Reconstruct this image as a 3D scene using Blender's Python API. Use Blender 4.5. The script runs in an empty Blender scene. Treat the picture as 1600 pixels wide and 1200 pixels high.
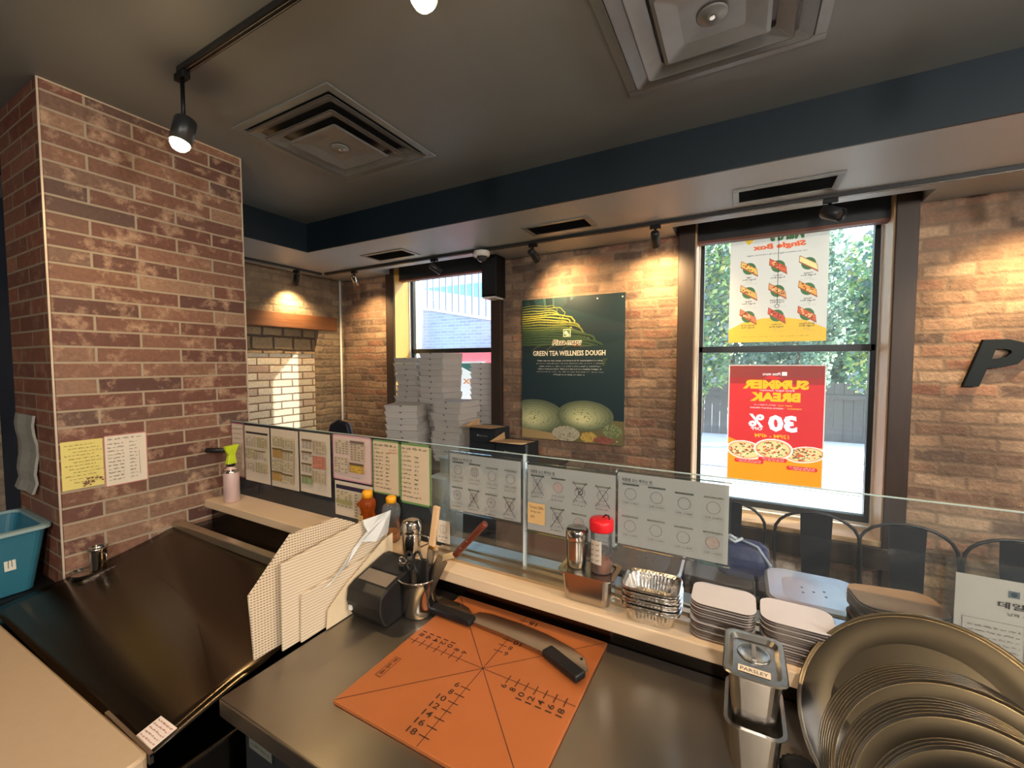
import bpy, bmesh, math, random
from mathutils import Vector, Matrix
C = bpy.context.scene.collection
PI = math.pi
H = 1.70                      # camera height above the floor
# ------------------------------------------------------------ camera
cam = bpy.data.objects.new('camera', bpy.data.cameras.new('camera'))
C.objects.link(cam)
cam.data.sensor_width = 36.0; cam.data.sensor_fit = 'HORIZONTAL'
cam.data.lens = 658.0 / 1600 * 36.0
cam.data.clip_start = 0.02; cam.data.clip_end = 200
def _n(v): return v.normalized()
xc = _n(Vector((1206, -31.5, 658))); yc = _n(Vector((360, 33.5, -658)))
yc = _n(yc - xc * xc.dot(yc)); zc = xc.cross(yc)
cam.matrix_world = Matrix.Translation((0, 0, H)) @ Matrix((xc, yc, zc)).to_4x4()
bpy.context.scene.camera = cam
# ------------------------------------------------------------ view, world, sun
vs = bpy.context.scene.view_settings
vs.view_transform = 'Standard'; vs.look = 'None'; vs.gamma = 1.0; vs.use_curve_mapping = False
vs.exposure = 0.55
world = bpy.data.worlds.new('sky'); bpy.context.scene.world = world; world.use_nodes = True
wn = world.node_tree; wn.nodes.clear()
sky = wn.nodes.new('ShaderNodeTexSky'); sky.sky_type = 'NISHITA'; sky.sun_disc = False
sky.sun_elevation = math.radians(38); sky.sun_rotation = math.radians(60); sky.air_density = 1.0; sky.dust_density = 2.0
bg = wn.nodes.new('ShaderNodeBackground'); bg.inputs['Strength'].default_value = 1.35
wo = wn.nodes.new('ShaderNodeOutputWorld')
wn.links.new(sky.outputs[0], bg.inputs[0]); wn.links.new(bg.outputs[0], wo.inputs[0])
def light(kind, name, loc, aim, power, col, **kw):
    l = bpy.data.lights.new(name, kind); l.energy = power; l.color = col
    for k, v in kw.items(): setattr(l, k, v)
    o = bpy.data.objects.new(name, l); C.objects.link(o); o.location = loc
    o.rotation_euler = (Vector(aim) - Vector(loc)).to_track_quat('-Z', 'Y').to_euler()
    return o
light('SUN', 'sun', (6, 9, 8), (6 - 1.4, 9 - .75, 8 - .85), 22.0, (1.0, .93, .80), angle=.01)
WARM = (1.0, .68, .33)
# ------------------------------------------------------------ materials
def s2l(c):
    return tuple((x / 255 / 12.92 if x / 255 <= .04045 else ((x / 255 + .055) / 1.055) ** 2.4) for x in c) + (1.0,)
MATS = {}
def nodes(name):
    m = bpy.data.materials.new(name); m.use_nodes = True
    return m, m.node_tree.nodes, m.node_tree.links, m.node_tree.nodes['Principled BSDF']
def math_n(N, L, op, a, b=None, c=None):
    n = N.new('ShaderNodeMath'); n.operation = op
    for i, v in enumerate((a, b, c)):
        if v is None: continue
        if isinstance(v, (int, float)): n.inputs[i].default_value = v
        else: L.new(v, n.inputs[i])
    return n.outputs[0]
def pm(name, col, rough=.5, metal=0.0, var=.10, scale=20, bump=0.0, stretch=None, spec=None, coat=0, trans=0, ior=1.45, alpha=1, rvar=0):
    if name in MATS: return MATS[name]
    m, N, L, P = nodes(name)
    tc = N.new('ShaderNodeTexCoord'); mp = N.new('ShaderNodeMapping'); L.new(tc.outputs['Object'], mp.inputs[0])
    if stretch: mp.inputs['Scale'].default_value = stretch
    nz = N.new('ShaderNodeTexNoise'); nz.inputs['Scale'].default_value = scale; nz.inputs['Detail'].default_value = 4
    L.new(mp.outputs[0], nz.inputs['Vector'])
    c = s2l(col); mx = N.new('ShaderNodeMix'); mx.data_type = 'RGBA'
    mx.inputs[6].default_value = tuple(max(0, x * (1 - var)) for x in c[:3]) + (1,)
    mx.inputs[7].default_value = tuple(min(1, x * (1 + var)) for x in c[:3]) + (1,)
    L.new(nz.outputs[0], mx.inputs[0]); L.new(mx.outputs[2], P.inputs['Base Color'])
    P.inputs['Roughness'].default_value = rough; P.inputs['Metallic'].default_value = metal
    if rvar:
        L.new(math_n(N, L, 'MULTIPLY_ADD', nz.outputs[0], rvar * 2, rough - rvar), P.inputs['Roughness'])
    if spec is not None: P.inputs['Specular IOR Level'].default_value = spec
    P.inputs['Coat Weight'].default_value = coat; P.inputs['Transmission Weight'].default_value = trans
    P.inputs['IOR'].default_value = ior; P.inputs['Alpha'].default_value = alpha
    if bump:
        b = N.new('ShaderNodeBump'); b.inputs['Strength'].default_value = bump; b.inputs['Distance'].default_value = .01
        L.new(nz.outputs[0], b.inputs['Height']); L.new(b.outputs[0], P.inputs['Normal'])
    MATS[name] = m; return m
def brick(name, ax, bw, bh, mort, cols, mcol, distort=.004, rough=.85, bump=.6, blotch=None, bamt=.5, dirt=None, damt=0, soft=.003, off=.5, nsc=9, u0=0, v0=0, mh=.8, rh=0):
    m, N, L, P = nodes(name)
    g = N.new('ShaderNodeNewGeometry'); sp = N.new('ShaderNodeSeparateXYZ'); L.new(g.outputs['Position'], sp.inputs[0])
    nd = N.new('ShaderNodeTexNoise'); nd.inputs['Scale'].default_value = nsc; nd.inputs['Detail'].default_value = 5
    L.new(g.outputs['Position'], nd.inputs['Vector'])
    ns = N.new('ShaderNodeSeparateColor'); L.new(nd.outputs['Color'], ns.inputs[0])
    M = lambda op, a, b=None, c=None: math_n(N, L, op, a, b, c)
    u = M('ADD', sp.outputs[ax], M('MULTIPLY_ADD', ns.outputs[0], distort * 2, -distort - u0))
    v = M('ADD', sp.outputs[2], M('MULTIPLY_ADD', ns.outputs[1], distort * 2, -distort - v0))
    vv = M('DIVIDE', v, bh); row = M('FLOOR', vv); fv = M('FRACT', vv)
    uu = M('ADD', M('DIVIDE', u, bw), M('MULTIPLY', M('MODULO', M('ABSOLUTE', row), 2.0), off))
    col = M('FLOOR', uu); fu = M('FRACT', uu)
    du = M('MULTIPLY', M('MINIMUM', fu, M('SUBTRACT', 1.0, fu)), bw)
    dv = M('MULTIPLY', M('MINIMUM', fv, M('SUBTRACT', 1.0, fv)), bh)
    mr = N.new('ShaderNodeMapRange'); L.new(M('MINIMUM', du, dv), mr.inputs[0])
    mr.inputs[1].default_value = mort / 2; mr.inputs[2].default_value = mort / 2 + soft; mask = mr.outputs[0]
    cx = N.new('ShaderNodeCombineXYZ'); L.new(col, cx.inputs[0]); L.new(row, cx.inputs[1])
    w = N.new('ShaderNodeTexWhiteNoise'); w.noise_dimensions = '2D'; L.new(cx.outputs[0], w.inputs[0])
    rp = N.new('ShaderNodeValToRGB'); L.new(w.outputs['Value'], rp.inputs[0])
    e = rp.color_ramp.elements
    while len(e) < len(cols): e.new(.5)
    for i, cc in enumerate(cols): e[i].position = i / (len(cols) - 1); e[i].color = s2l(cc)
    out = rp.outputs[0]
    def mixc(a, colr, fac):
        x = N.new('ShaderNodeMix'); x.data_type = 'RGBA'; L.new(fac, x.inputs[0]); L.new(a, x.inputs[6]); x.inputs[7].default_value = s2l(colr); return x.outputs[2]
    def noise_mask(scale, lo, hi, k, det=6):
        q = N.new('ShaderNodeTexNoise'); q.inputs['Scale'].default_value = scale; q.inputs['Detail'].default_value = det; q.inputs['Roughness'].default_value = .65
        L.new(g.outputs['Position'], q.inputs['Vector'])
        r = N.new('ShaderNodeMapRange'); L.new(q.outputs[0], r.inputs[0]); r.inputs[1].default_value = lo; r.inputs[2].default_value = hi; r.inputs[4].default_value = k
        return r.outputs[0]
    if blotch: out = mixc(out, blotch, noise_mask(14, .52, .68, bamt))
    fine = noise_mask(60, .35, .75, .45); out = mixc(out, tuple(x * .55 for x in cols[0]), fine)
    x = N.new('ShaderNodeMix'); x.data_type = 'RGBA'; L.new(mask, x.inputs[0]); x.inputs[6].default_value = s2l(mcol); L.new(out, x.inputs[7]); out = x.outputs[2]
    if dirt: out = mixc(out, dirt, noise_mask(1.7, .42, .62, damt))
    L.new(out, P.inputs['Base Color']); P.inputs['Roughness'].default_value = rough
    b = N.new('ShaderNodeBump'); b.inputs['Strength'].default_value = bump; b.inputs['Distance'].default_value = .012
    L.new(M('ADD', M('MULTIPLY', mask, mh), M('ADD', M('MULTIPLY', noise_mask(35, .2, .8, 1), .45), M('MULTIPLY', noise_mask(9, .3, .7, 1), rh))), b.inputs['Height'])
    L.new(b.outputs[0], P.inputs['Normal']); MATS[name] = m; return m
def glass(name, tint=(1, 1, 1), gl=1.0, haze=0.0):
    m, N, L, P = nodes(name); N.remove(P)
    out = [n for n in N if n.type == 'OUTPUT_MATERIAL'][0]
    tr = N.new('ShaderNodeBsdfTransparent'); tr.inputs[0].default_value = tint + (1,)
    gs = N.new('ShaderNodeBsdfGlossy'); gs.inputs['Roughness'].default_value = .02
    fr = N.new('ShaderNodeFresnel'); fr.inputs[0].default_value = 1.45
    mx = N.new('ShaderNodeMixShader'); L.new(math_n(N, L, 'MULTIPLY', fr.outputs[0], gl), mx.inputs[0]); L.new(tr.outputs[0], mx.inputs[1]); L.new(gs.outputs[0], mx.inputs[2])
    last = mx.outputs[0]
    if haze:
        df = N.new('ShaderNodeBsdfDiffuse'); df.inputs[0].default_value = (.8, .85, .9, 1)
        nz = N.new('ShaderNodeTexNoise'); nz.inputs['Scale'].default_value = 3
        m2 = N.new('ShaderNodeMixShader'); L.new(math_n(N, L, 'MULTIPLY', nz.outputs[0], haze), m2.inputs[0]); L.new(last, m2.inputs[1]); L.new(df.outputs[0], m2.inputs[2]); last = m2.outputs[0]
    L.new(last, out.inputs[0]); MATS[name] = m; return m
def emit(name, col, s):
    m, N, L, P = nodes(name); P.inputs['Base Color'].default_value = col + (1,)
    P.inputs['Emission Color'].default_value = col + (1,); P.inputs['Emission Strength'].default_value = s; MATS[name] = m; return m
def backlit(col):
    nm = 'backlit_%d_%d_%d' % col
    if nm in MATS: return MATS[nm]
    m, N, L, P = nodes(nm); P.inputs['Base Color'].default_value = s2l(col); P.inputs['Roughness'].default_value = .6
    tr = N.new('ShaderNodeBsdfTranslucent'); tr.inputs[0].default_value = s2l(col); mx = N.new('ShaderNodeMixShader'); mx.inputs[0].default_value = .6
    out = [q for q in N if q.type == 'OUTPUT_MATERIAL'][0]; L.new(P.outputs[0], mx.inputs[1]); L.new(tr.outputs[0], mx.inputs[2]); L.new(mx.outputs[0], out.inputs[0]); MATS[nm] = m; return m
def flat(col, rough=.6):
    k = 'print_%d_%d_%d' % col
    return pm(k, col, rough, var=.04, scale=40)
steel = pm('brushed_steel', (182, 176, 168), .24, 1.0, var=.05, scale=4)
steel_t = pm('worktop_steel', (150, 142, 132), .33, .95, var=.14, scale=5, rvar=.06)
steel_d = pm('dark_polished_steel', (92, 84, 76), .20, 1.0, var=.12, scale=3, rvar=.05)
_n_ = steel_t.node_tree; _p_ = _n_.nodes['Principled BSDF']; _tg = _n_.nodes.new('ShaderNodeTangent'); _tg.direction_type = 'RADIAL'; _tg.axis = 'X'; _n_.links.new(_tg.outputs[0], _p_.inputs['Tangent']); _p_.inputs['Anisotropic'].default_value = .8
steel_p = pm('polished_steel', (205, 200, 194), .12, 1.0, var=.05)
foil = pm('aluminium_foil', (215, 210, 204), .22, 1.0, var=.08, scale=60, bump=.15)
panm = pm('anodised_pan', (84, 83, 83), .33, 1.0, var=.10, scale=5, rvar=.06)
rimm = pm('rim_highlight_metal', (150, 142, 130), .27, 1.0, var=.08)  # lighter than the pan metal, rim highlights put into the colour
blackm = pm('black_metal', (22, 23, 26), .45, .4)
trackm = pm('dark_grey_track', (46, 46, 46), .4, .3)
blackp = pm('black_plastic', (18, 18, 20), .42)
blacks = pm('black_satin', (34, 36, 38), .35)
ceilm = pm('charcoal_ceiling_paint', (124, 126, 124), .5, var=.04, scale=6)
soffm = pm('window_lit_soffit_tone', (178, 182, 184), .45, var=.04, scale=6)  # ceiling charcoal made lighter, so the window light sits in the colour
navy = pm('deep_blue_paint', (14, 40, 66), .6, var=.08)
darkwood = pm('dark_stained_wood', (56, 42, 34), .5, var=.25, scale=6, stretch=(8, 8, 1), bump=.1)
lightwood = pm('pale_jamb_wood', (196, 160, 118), .5, var=.15, scale=6, stretch=(8, 8, 1))
sunlitwood = pm('sunlit_jamb_wood', (206, 158, 84), .4, var=.12, scale=6, stretch=(8, 8, 1))  # jamb wood tinted yellow, the sun on it put into the colour
paper = pm('white_paper', (226, 220, 210), .75, var=.03)
card = pm('greyish_white_card', (196, 190, 184), .8, var=.05)
kraft = pm('kraft_card', (186, 150, 108), .85, var=.1)
blackcard = pm('black_card', (30, 34, 40), .6, var=.1)
ledgem = pm('pale_wood_laminate', (214, 186, 152), .35, var=.10, scale=5, stretch=(1, 9, 9), rvar=.05)
bluec = pm('skylit_blue_laminate', (206, 226, 240), .2, var=.05)  # blue lightened so that the skylight is part of the colour
tube_w = pm('white_plastic', (214, 212, 206), .4, var=.03)
floorm = pm('dark_floor_tile', (58, 54, 52), .4, var=.2, scale=3)
clear = glass('clear_glass', (.94, .97, .96), 1.0, .03)
wglass = glass('window_glass', (.93, .97, .98), .8, .10)
acryl = glass('clear_acrylic', (.95, .97, .97), 1.2, .02)
tile_b = brick('brick_tile', 1, .305, .0655, .007, [(100, 62, 50), (122, 78, 62), (88, 56, 48), (142, 102, 80), (110, 70, 56), (154, 120, 96), (84, 60, 54)], (160, 146, 124), .0015, .6, .35, (196, 162, 132), .8, soft=.0015, v0=.0, u0=.11)
tile_f = brick('brick_tile_front', 0, .305, .0655, .007, [(118, 66, 50), (142, 84, 62), (106, 60, 50), (156, 104, 78)], (150, 134, 112), .0015, .6, .35, (188, 150, 116), .4, soft=.0015)
OLD = [(150, 116, 94), (190, 154, 124), (124, 98, 82), (204, 170, 138), (160, 122, 98), (104, 88, 78), (186, 138, 110), (138, 92, 76)]
old_x = brick('old_brick_far', 0, .215, .072, .006, OLD, (146, 122, 100), .017, .9, .85, (198, 164, 130), .6, (84, 70, 62), .6, soft=.012, nsc=6, mh=.32, rh=.9)
old_y = brick('old_brick_left', 1, .215, .072, .010, [(160, 138, 112), (178, 152, 122), (144, 124, 104), (194, 170, 138)], (146, 128, 106), .015, .9, .9, (196, 176, 142), .55, (78, 66, 56), .55, soft=.012, nsc=6, mh=.4, rh=.9)
pale_y = brick('painted_pale_brick', 1, .225, .070, .007, [(240, 228, 204), (246, 236, 214), (232, 218, 192), (244, 232, 208), (166, 124, 110)], (140, 112, 90), .006, .75, .7, None, 0, soft=.005)
rough_y = brick('rough_infill_stone', 1, .20, .13, .008, [(140, 120, 98), (170, 146, 112), (112, 98, 84)], (86, 72, 62), .012, .9, 1.0, (190, 160, 120), .5, soft=.012)
# ------------------------------------------------------------ mesh helpers
class B:
    """collects shapes into one bmesh; coordinates relative to origin o"""
    def __init__(s, o=(0, 0, 0)): s.bm = bmesh.new(); s.o = Vector(o); s.mi = 0; s.smooth = False
    def V(s, p): return s.bm.verts.new(Vector(p) - s.o)
    def F(s, vs):
        try: f = s.bm.faces.new(vs)
        except ValueError: return None
        f.material_index = s.mi; f.smooth = s.smooth; return f
    def box(s, x0, x1, y0, y1, z0, z1):
        v = [s.V((x, y, z)) for x in (x0, x1) for y in (y0, y1) for z in (z0, z1)]
        for q in ((0, 1, 3, 2), (4, 6, 7, 5), (0, 4, 5, 1), (2, 3, 7, 6), (0, 2, 6, 4), (1, 5, 7, 3)): s.F([v[i] for i in q])
        return s
    def obox(s, c, ax, ay, az, hx, hy, hz):
        c = Vector(c); ax, ay, az = Vector(ax).normalized(), Vector(ay).normalized(), Vector(az).normalized()
        v = [s.V(c + ax * x * hx + ay * y * hy + az * z * hz) for x in (-1, 1) for y in (-1, 1) for z in (-1, 1)]
        for q in ((0, 1, 3, 2), (4, 6, 7, 5), (0, 4, 5, 1), (2, 3, 7, 6), (0, 2, 6, 4), (1, 5, 7, 3)): s.F([v[i] for i in q])
        return s
    def loops(s, rings, close=(True, True)):
        R = [[s.V(p) for p in r] for r in rings]; n = len(R[0])
        for a, b in zip(R, R[1:]):
            for i in range(n): s.F([a[i], a[(i + 1) % n], b[(i + 1) % n], b[i]])
        if close[0]: s.F(R[0][::-1])
        if close[1]: s.F(R[-1])
        return s
    def rr(s, cx, cy, secs, close=(True, True), seg=4, rot=0):
        """stacked rounded rectangles: secs = (hx, hy, r, z)"""
        rings = []
        for hx, hy, r, z in secs:
            ring = []
            for k, (sx, sy) in enumerate(((1, 1), (-1, 1), (-1, -1), (1, -1))):
                for j in range(seg + 1):
                    a = PI / 2 * (k + j / seg)
                    px, py = sx * (hx - r) + r * math.cos(a), sy * (hy - r) + r * math.sin(a)
                    ring.append((cx + px * math.cos(rot) - py * math.sin(rot), cy + px * math.sin(rot) + py * math.cos(rot), z))
            rings.append(ring)
        return s.loops(rings, close)
    def frame(s, p, d):
        d = Vector(d).normalized(); u = d.orthogonal().normalized(); return u, d.cross(u)
    def lathe(s, p, d, prof, seg=24, close=(True, True), flute=None):
        """prof = (radius, height along d)"""
        p = Vector(p); d = Vector(d).normalized(); u, w = s.frame(p, d); rings = []
        for r, h in prof:
            ring = []
            for i in range(seg):
                a = 2 * PI * i / seg; rr = r * (1 + (flute if flute and i % 2 else 0))
                ring.append(p + d * h + u * rr * math.cos(a) + w * rr * math.sin(a))
            rings.append(ring)
        sm = s.smooth; s.smooth = True; s.loops(rings, close); s.smooth = sm
        for f in s.bm.faces:
            if len(f.verts) > 4: f.smooth = False
        return s
    def cyl(s, a, b, r, r2=None, seg=12):
        a, b = Vector(a), Vector(b); return s.lathe(a, b - a, [(r, 0), (r if r2 is None else r2, (b - a).length)], seg)
    def tube(s, pts, r, seg=8, closed=False):
        pts = [Vector(p) for p in pts]; n = len(pts); rings = []; u = None
        for i, p in enumerate(pts):
            if closed: t = (pts[(i + 1) % n] - pts[i - 1])
            else: t = pts[min(i + 1, n - 1)] - pts[max(i - 1, 0)]
            t.normalize()
            if u is None: u = t.orthogonal().normalized()
            u = (u - t * u.dot(t)).normalized(); w = t.cross(u)
            rings.append([p + u * r * math.cos(2 * PI * k / seg) + w * r * math.sin(2 * PI * k / seg) for k in range(seg)])
        if closed: rings.append(rings[0])
        s.smooth = True; s.loops(rings, (not closed, not closed)); s.smooth = False
        return s
    def prism(s, pts, d):
        d = Vector(d); return s.loops([pts, [Vector(p) + d for p in pts]])
    def obj(s, name, mats, parent=None, bevel=0, seg=2, sub=0):
        s.bm.normal_update(); bmesh.ops.recalc_face_normals(s.bm, faces=s.bm.faces)
        me = bpy.data.meshes.new(name); s.bm.to_mesh(me); s.bm.free()
        for m in (mats if isinstance(mats, (list, tuple)) else [mats]): me.materials.append(m)
        o = bpy.data.objects.new(name, me); C.objects.link(o)
        if parent: o.parent = parent
        elif s.o.length: o.location = s.o
        if bevel:
            b = o.modifiers.new('bevel', 'BEVEL'); b.width = bevel; b.segments = seg; b.limit_method = 'ANGLE'; b.angle_limit = .6
        if sub:
            b = o.modifiers.new('sub', 'SUBSURF'); b.levels = sub; b.render_levels = sub
        return o
def tag(o, label, cat, group=None):
    o['label'] = label; o['category'] = cat
    if group: o['group'] = group
    return o
def thing(name, label, cat, loc=(0, 0, 0), group=None, rz=0):
    o = bpy.data.objects.new(name, None); C.objects.link(o); o.location = loc; o.rotation_euler = (0, 0, rz); o.empty_display_size = .05
    return tag(o, label, cat, group)
def struct(o): o['kind'] = 'structure'; return o
def children(o): return [c for c in bpy.data.objects if c.parent == o]
def dup(o, loc, label, rz=None, group=None):
    def rec(a, par):
        c = a.copy(); C.objects.link(c); c.parent = par
        for k in children(a): rec(k, c)
        return c
    r = rec(o, None); r.location = loc; r['label'] = label
    if rz is not None: r.rotation_euler = (0, 0, rz)
    if group: r['group'] = group
    return r
# ------------------------------------------------------------ printing on flat sheets
TXT = {}
def glyphs(t, shear=0, bold=0):
    k = (t, shear, bold)
    if k in TXT: return TXT[k]
    cu = bpy.data.curves.new('t', 'FONT'); cu.body = t; cu.size = 1; cu.shear = shear; cu.offset = bold; cu.resolution_u = 2
    o = bpy.data.objects.new('t', cu); C.objects.link(o); dg = bpy.context.evaluated_depsgraph_get()
    me = bpy.data.meshes.new_from_object(o.evaluated_get(dg)); vs = [v.co.copy() for v in me.vertices]; fs = [tuple(p.vertices) for p in me.polygons]
    bpy.data.objects.remove(o); bpy.data.curves.remove(cu); bpy.data.meshes.remove(me)
    if not vs: vs, fs = [Vector((0, 0, 0)), Vector((1, 0, 0)), Vector((1, 1, 0))], []
    x0 = min(v.x for v in vs); x1 = max(v.x for v in vs); y0 = min(v.y for v in vs); y1 = max(v.y for v in vs)
    TXT[k] = ([((v.x - x0) / max(1e-6, x1 - x0), (v.y - y0) / max(1e-6, y1 - y0)) for v in vs], fs, (x1 - x0) / max(1e-6, y1 - y0)); return TXT[k]
class Art:
    """flat printing laid on a sheet: P = lower left corner, U right, W up, Nn out of the sheet"""
    def __init__(s, P, U, W, Nn, w, h, mirror=False, org=(0, 0, 0)):
        s.P, s.U, s.W, s.N, s.w, s.h, s.mir = Vector(P) - Vector(org), Vector(U), Vector(W), Vector(Nn), w, h, mirror
        s.bm = bmesh.new(); s.m = []; s.k = 0; s.step = .00018; s.fm = flat; s.R = random.Random(7)
    def at(s, u, v):
        if s.mir: u = s.w - u
        return s.P + s.U * u + s.W * v + s.N * (.0006 + s.k * s.step)
    def mat(s, c):
        if c not in s.m: s.m.append(c)
        return s.m.index(c)
    def poly(s, pts, c, up=True):
        if up: s.k += 1
        f = s.bm.faces.new([s.bm.verts.new(s.at(*p)) for p in pts]); f.material_index = s.mat(c)
    def rect(s, u, v, w, h, c, up=True): s.poly([(u, v), (u + w, v), (u + w, v + h), (u, v + h)], c, up)
    def border(s, u, v, w, h, t, c):
        s.k += 1
        for r in ((u, v, w, t), (u, v + h - t, w, t), (u, v, t, h), (u + w - t, v, t, h)): s.rect(*r, c, False)
    def ell(s, u, v, a, b, c, n=20, rot=0, up=True):
        s.poly([(u + a * math.cos(2 * PI * i / n) * math.cos(rot) - b * math.sin(2 * PI * i / n) * math.sin(rot), v + a * math.cos(2 * PI * i / n) * math.sin(rot) + b * math.sin(2 * PI * i / n) * math.cos(rot)) for i in range(n)], c, up)
    def ring(s, u, v, a, t, c, n=20, b=None):
        s.k += 1; b = b or a
        for i in range(n):
            a0, a1 = 2 * PI * i / n, 2 * PI * (i + 1) / n
            s.poly([(u + a * math.cos(a0), v + b * math.sin(a0)), (u + a * math.cos(a1), v + b * math.sin(a1)), (u + (a - t) * math.cos(a1), v + (b - t) * math.sin(a1)), (u + (a - t) * math.cos(a0), v + (b - t) * math.sin(a0))], c, False)
    def line(s, pts, t, c):
        s.k += 1
        for (x0, y0), (x1, y1) in zip(pts, pts[1:]):
            d = math.hypot(x1 - x0, y1 - y0) or 1; nx, ny = -(y1 - y0) / d * t / 2, (x1 - x0) / d * t / 2
            s.poly([(x0 + nx, y0 + ny), (x1 + nx, y1 + ny), (x1 - nx, y1 - ny), (x0 - nx, y0 - ny)], c, False)
    def text(s, t, u, v, w, h, c, shear=0, bold=0, keep=False):
        """fit the text in the box (u, v, w, h)"""
        vs, fs, asp = glyphs(t, shear, bold); s.k += 1
        if keep and w > h * asp: u += (w - h * asp) / 2; w = h * asp
        bv = [s.bm.verts.new(s.at(u + x * w, v + y * h)) for x, y in vs]
        for f in fs:
            try: q = s.bm.faces.new([bv[i] for i in f]); q.material_index = s.mat(c)
            except ValueError: pass
    def scrawl(s, u, v, w, h, c, t=.0010):
        """an illegible written line, word by word"""
        s.k += 1; x = u; k = s.k
        while x < u + w:
            ww = s.R.uniform(.9, 3.0) * h; n = max(2, int(ww / (h * .28))); pts = []
            for i in range(n + 1):
                if x + ww * i / n > u + w: break
                pts.append((x + ww * i / n, v + (h * s.R.uniform(.45, 1) if i % 2 else h * s.R.uniform(0, .4))))
            s.line(pts, t, c); s.k = k; x += ww + h * .7
    def raster(s, name, parent, cell, matt=None):
        """one thin printed layer whose colours sit in the print itself, so daylight passes through it once"""
        import numpy as np
        nx, ny = int(s.w / cell) + 1, int(s.h / cell) + 1; img = np.ones((ny, nx, 3)) * .85
        gx, gy = np.meshgrid(np.linspace(0, s.w, nx), np.linspace(0, s.h, ny))
        lin = [s2l(c)[:3] for c in s.m]; inv = (lambda p: ((p - s.P - s.N * 0).dot(s.U), (p - s.P).dot(s.W)))
        s.bm.faces.ensure_lookup_table()
        for f in s.bm.faces:
            q = [inv(v.co) for v in f.verts]; xs = [a for a, _ in q]; ys = [c for _, c in q]
            i0, i1 = max(0, int(min(xs) / cell) - 1), min(nx, int(max(xs) / cell) + 3); j0, j1 = max(0, int(min(ys) / cell) - 1), min(ny, int(max(ys) / cell) + 3)
            if i0 >= i1 or j0 >= j1: continue
            X, Y = gx[j0:j1, i0:i1], gy[j0:j1, i0:i1]; ins = np.zeros(X.shape, bool)
            for k in range(len(q)):
                (ax, ay), (bx, by) = q[k], q[k - 1]
                if ay == by: continue
                ins ^= ((ay > Y) != (by > Y)) & (X < (bx - ax) * (Y - ay) / (by - ay) + ax)
            img[j0:j1, i0:i1][ins] = lin[f.material_index]
        s.bm.free(); me = bpy.data.meshes.new(name)
        P = np.array(s.P + s.N * .0010); co = P + gx[..., None] * np.array(s.U) + gy[..., None] * np.array(s.W)
        idx = np.arange(nx * ny).reshape(ny, nx); fs = np.stack([idx[:-1, :-1], idx[:-1, 1:], idx[1:, 1:], idx[1:, :-1]], -1).reshape(-1, 4)
        me.from_pydata(co.reshape(-1, 3).tolist(), [], fs.tolist())
        ca = me.color_attributes.new('print', 'FLOAT_COLOR', 'POINT'); ca.data.foreach_set('color', np.concatenate([img.reshape(-1, 3), np.ones((nx * ny, 1))], 1).astype('f').ravel())
        if 'backlit_print' not in MATS:
            m, N, L, Pp = nodes('backlit_print'); at = N.new('ShaderNodeVertexColor'); at.layer_name = 'print'; L.new(at.outputs[0], Pp.inputs['Base Color']); Pp.inputs['Roughness'].default_value = .5
            tr = N.new('ShaderNodeBsdfTranslucent'); L.new(at.outputs[0], tr.inputs[0]); mx = N.new('ShaderNodeMixShader'); mx.inputs[0].default_value = .27
            out = [q for q in N if q.type == 'OUTPUT_MATERIAL'][0]; L.new(Pp.outputs[0], mx.inputs[1]); L.new(tr.outputs[0], mx.inputs[2]); L.new(mx.outputs[0], out.inputs[0]); MATS['backlit_print'] = m
        me.materials.append(matt or MATS['backlit_print']); o = bpy.data.objects.new(name, me); C.objects.link(o); o.parent = parent; return o
    def done(s, name, parent):
        me = bpy.data.meshes.new(name); s.bm.to_mesh(me); s.bm.free()
        for c in s.m: me.materials.append(s.fm(c))
        o = bpy.data.objects.new(name, me); C.objects.link(o); o.parent = parent; return o
def pm_print():
    if 'satin_print' not in MATS:
        m, N, L, Pp = nodes('satin_print'); at = N.new('ShaderNodeVertexColor'); at.layer_name = 'print'; L.new(at.outputs[0], Pp.inputs['Base Color']); Pp.inputs['Roughness'].default_value = .45; MATS['satin_print'] = m
    return MATS['satin_print']
def hz(z): return H + z       # heights measured from the camera's eye level
# ============================================================ THE ROOM
ZC, ZS = hz(1.095), hz(.875)              # ceiling and soffit underside
YW, XL = 3.15, -3.80                      # window wall and left wall
def st(name, b, m, parent=None, **k): return struct(b.obj(name, m, parent, **k)) if not parent else b.obj(name, m, parent, **k)
st('floor', B().box(-4.2, 3.6, -3.2, 3.45, -.12, 0), floorm)
st('ceiling', B().box(-3.95, 3.6, -3.2, 3.45, ZC, ZC + .1), ceilm)
# soffit round the edge of the room, with pockets above the two windows
b = B(); b.box(XL, 3.5, 2.2, 2.93, ZS, ZC)
for x0, x1 in ((XL, -3.07), (-1.86, -.42), (.84, 3.5)): b.box(x0, x1, 2.93, YW, ZS, ZC)
b.box(XL, -3.05, -3.1, 2.2, ZS, ZC)
sf_ = st('trim_1', b, soffm)
b = B(); b.box(-3.05, 3.5, 2.188, 2.2, ZS, ZC); b.box(-3.05, -3.038, -3.1, 2.188, ZS, ZC); b.obj('soffit_fascia', pm('fascia_shade_tone', (9, 26, 36), .55, var=.05), sf_)  # blue-black stands for the shade on this face of the charcoal soffit
b = B()
W1 = (-3.03, -1.90, hz(-1.04), hz(1.03)); W2 = (-.30, .735, hz(-1.04), hz(1.03))
b.box(XL - .15, W1[0], YW, YW + .3, 0, ZC); b.box(W1[1], W2[0], YW, YW + .3, 0, ZC); b.box(W2[1], 3.5, YW, YW + .3, 0, ZC)
for w in (W1, W2): b.box(w[0], w[1], YW, YW + .3, 0, w[2]); b.box(w[0], w[1], YW, YW + .3, w[3], ZC)
st('wall_far', b, old_x)
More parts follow.
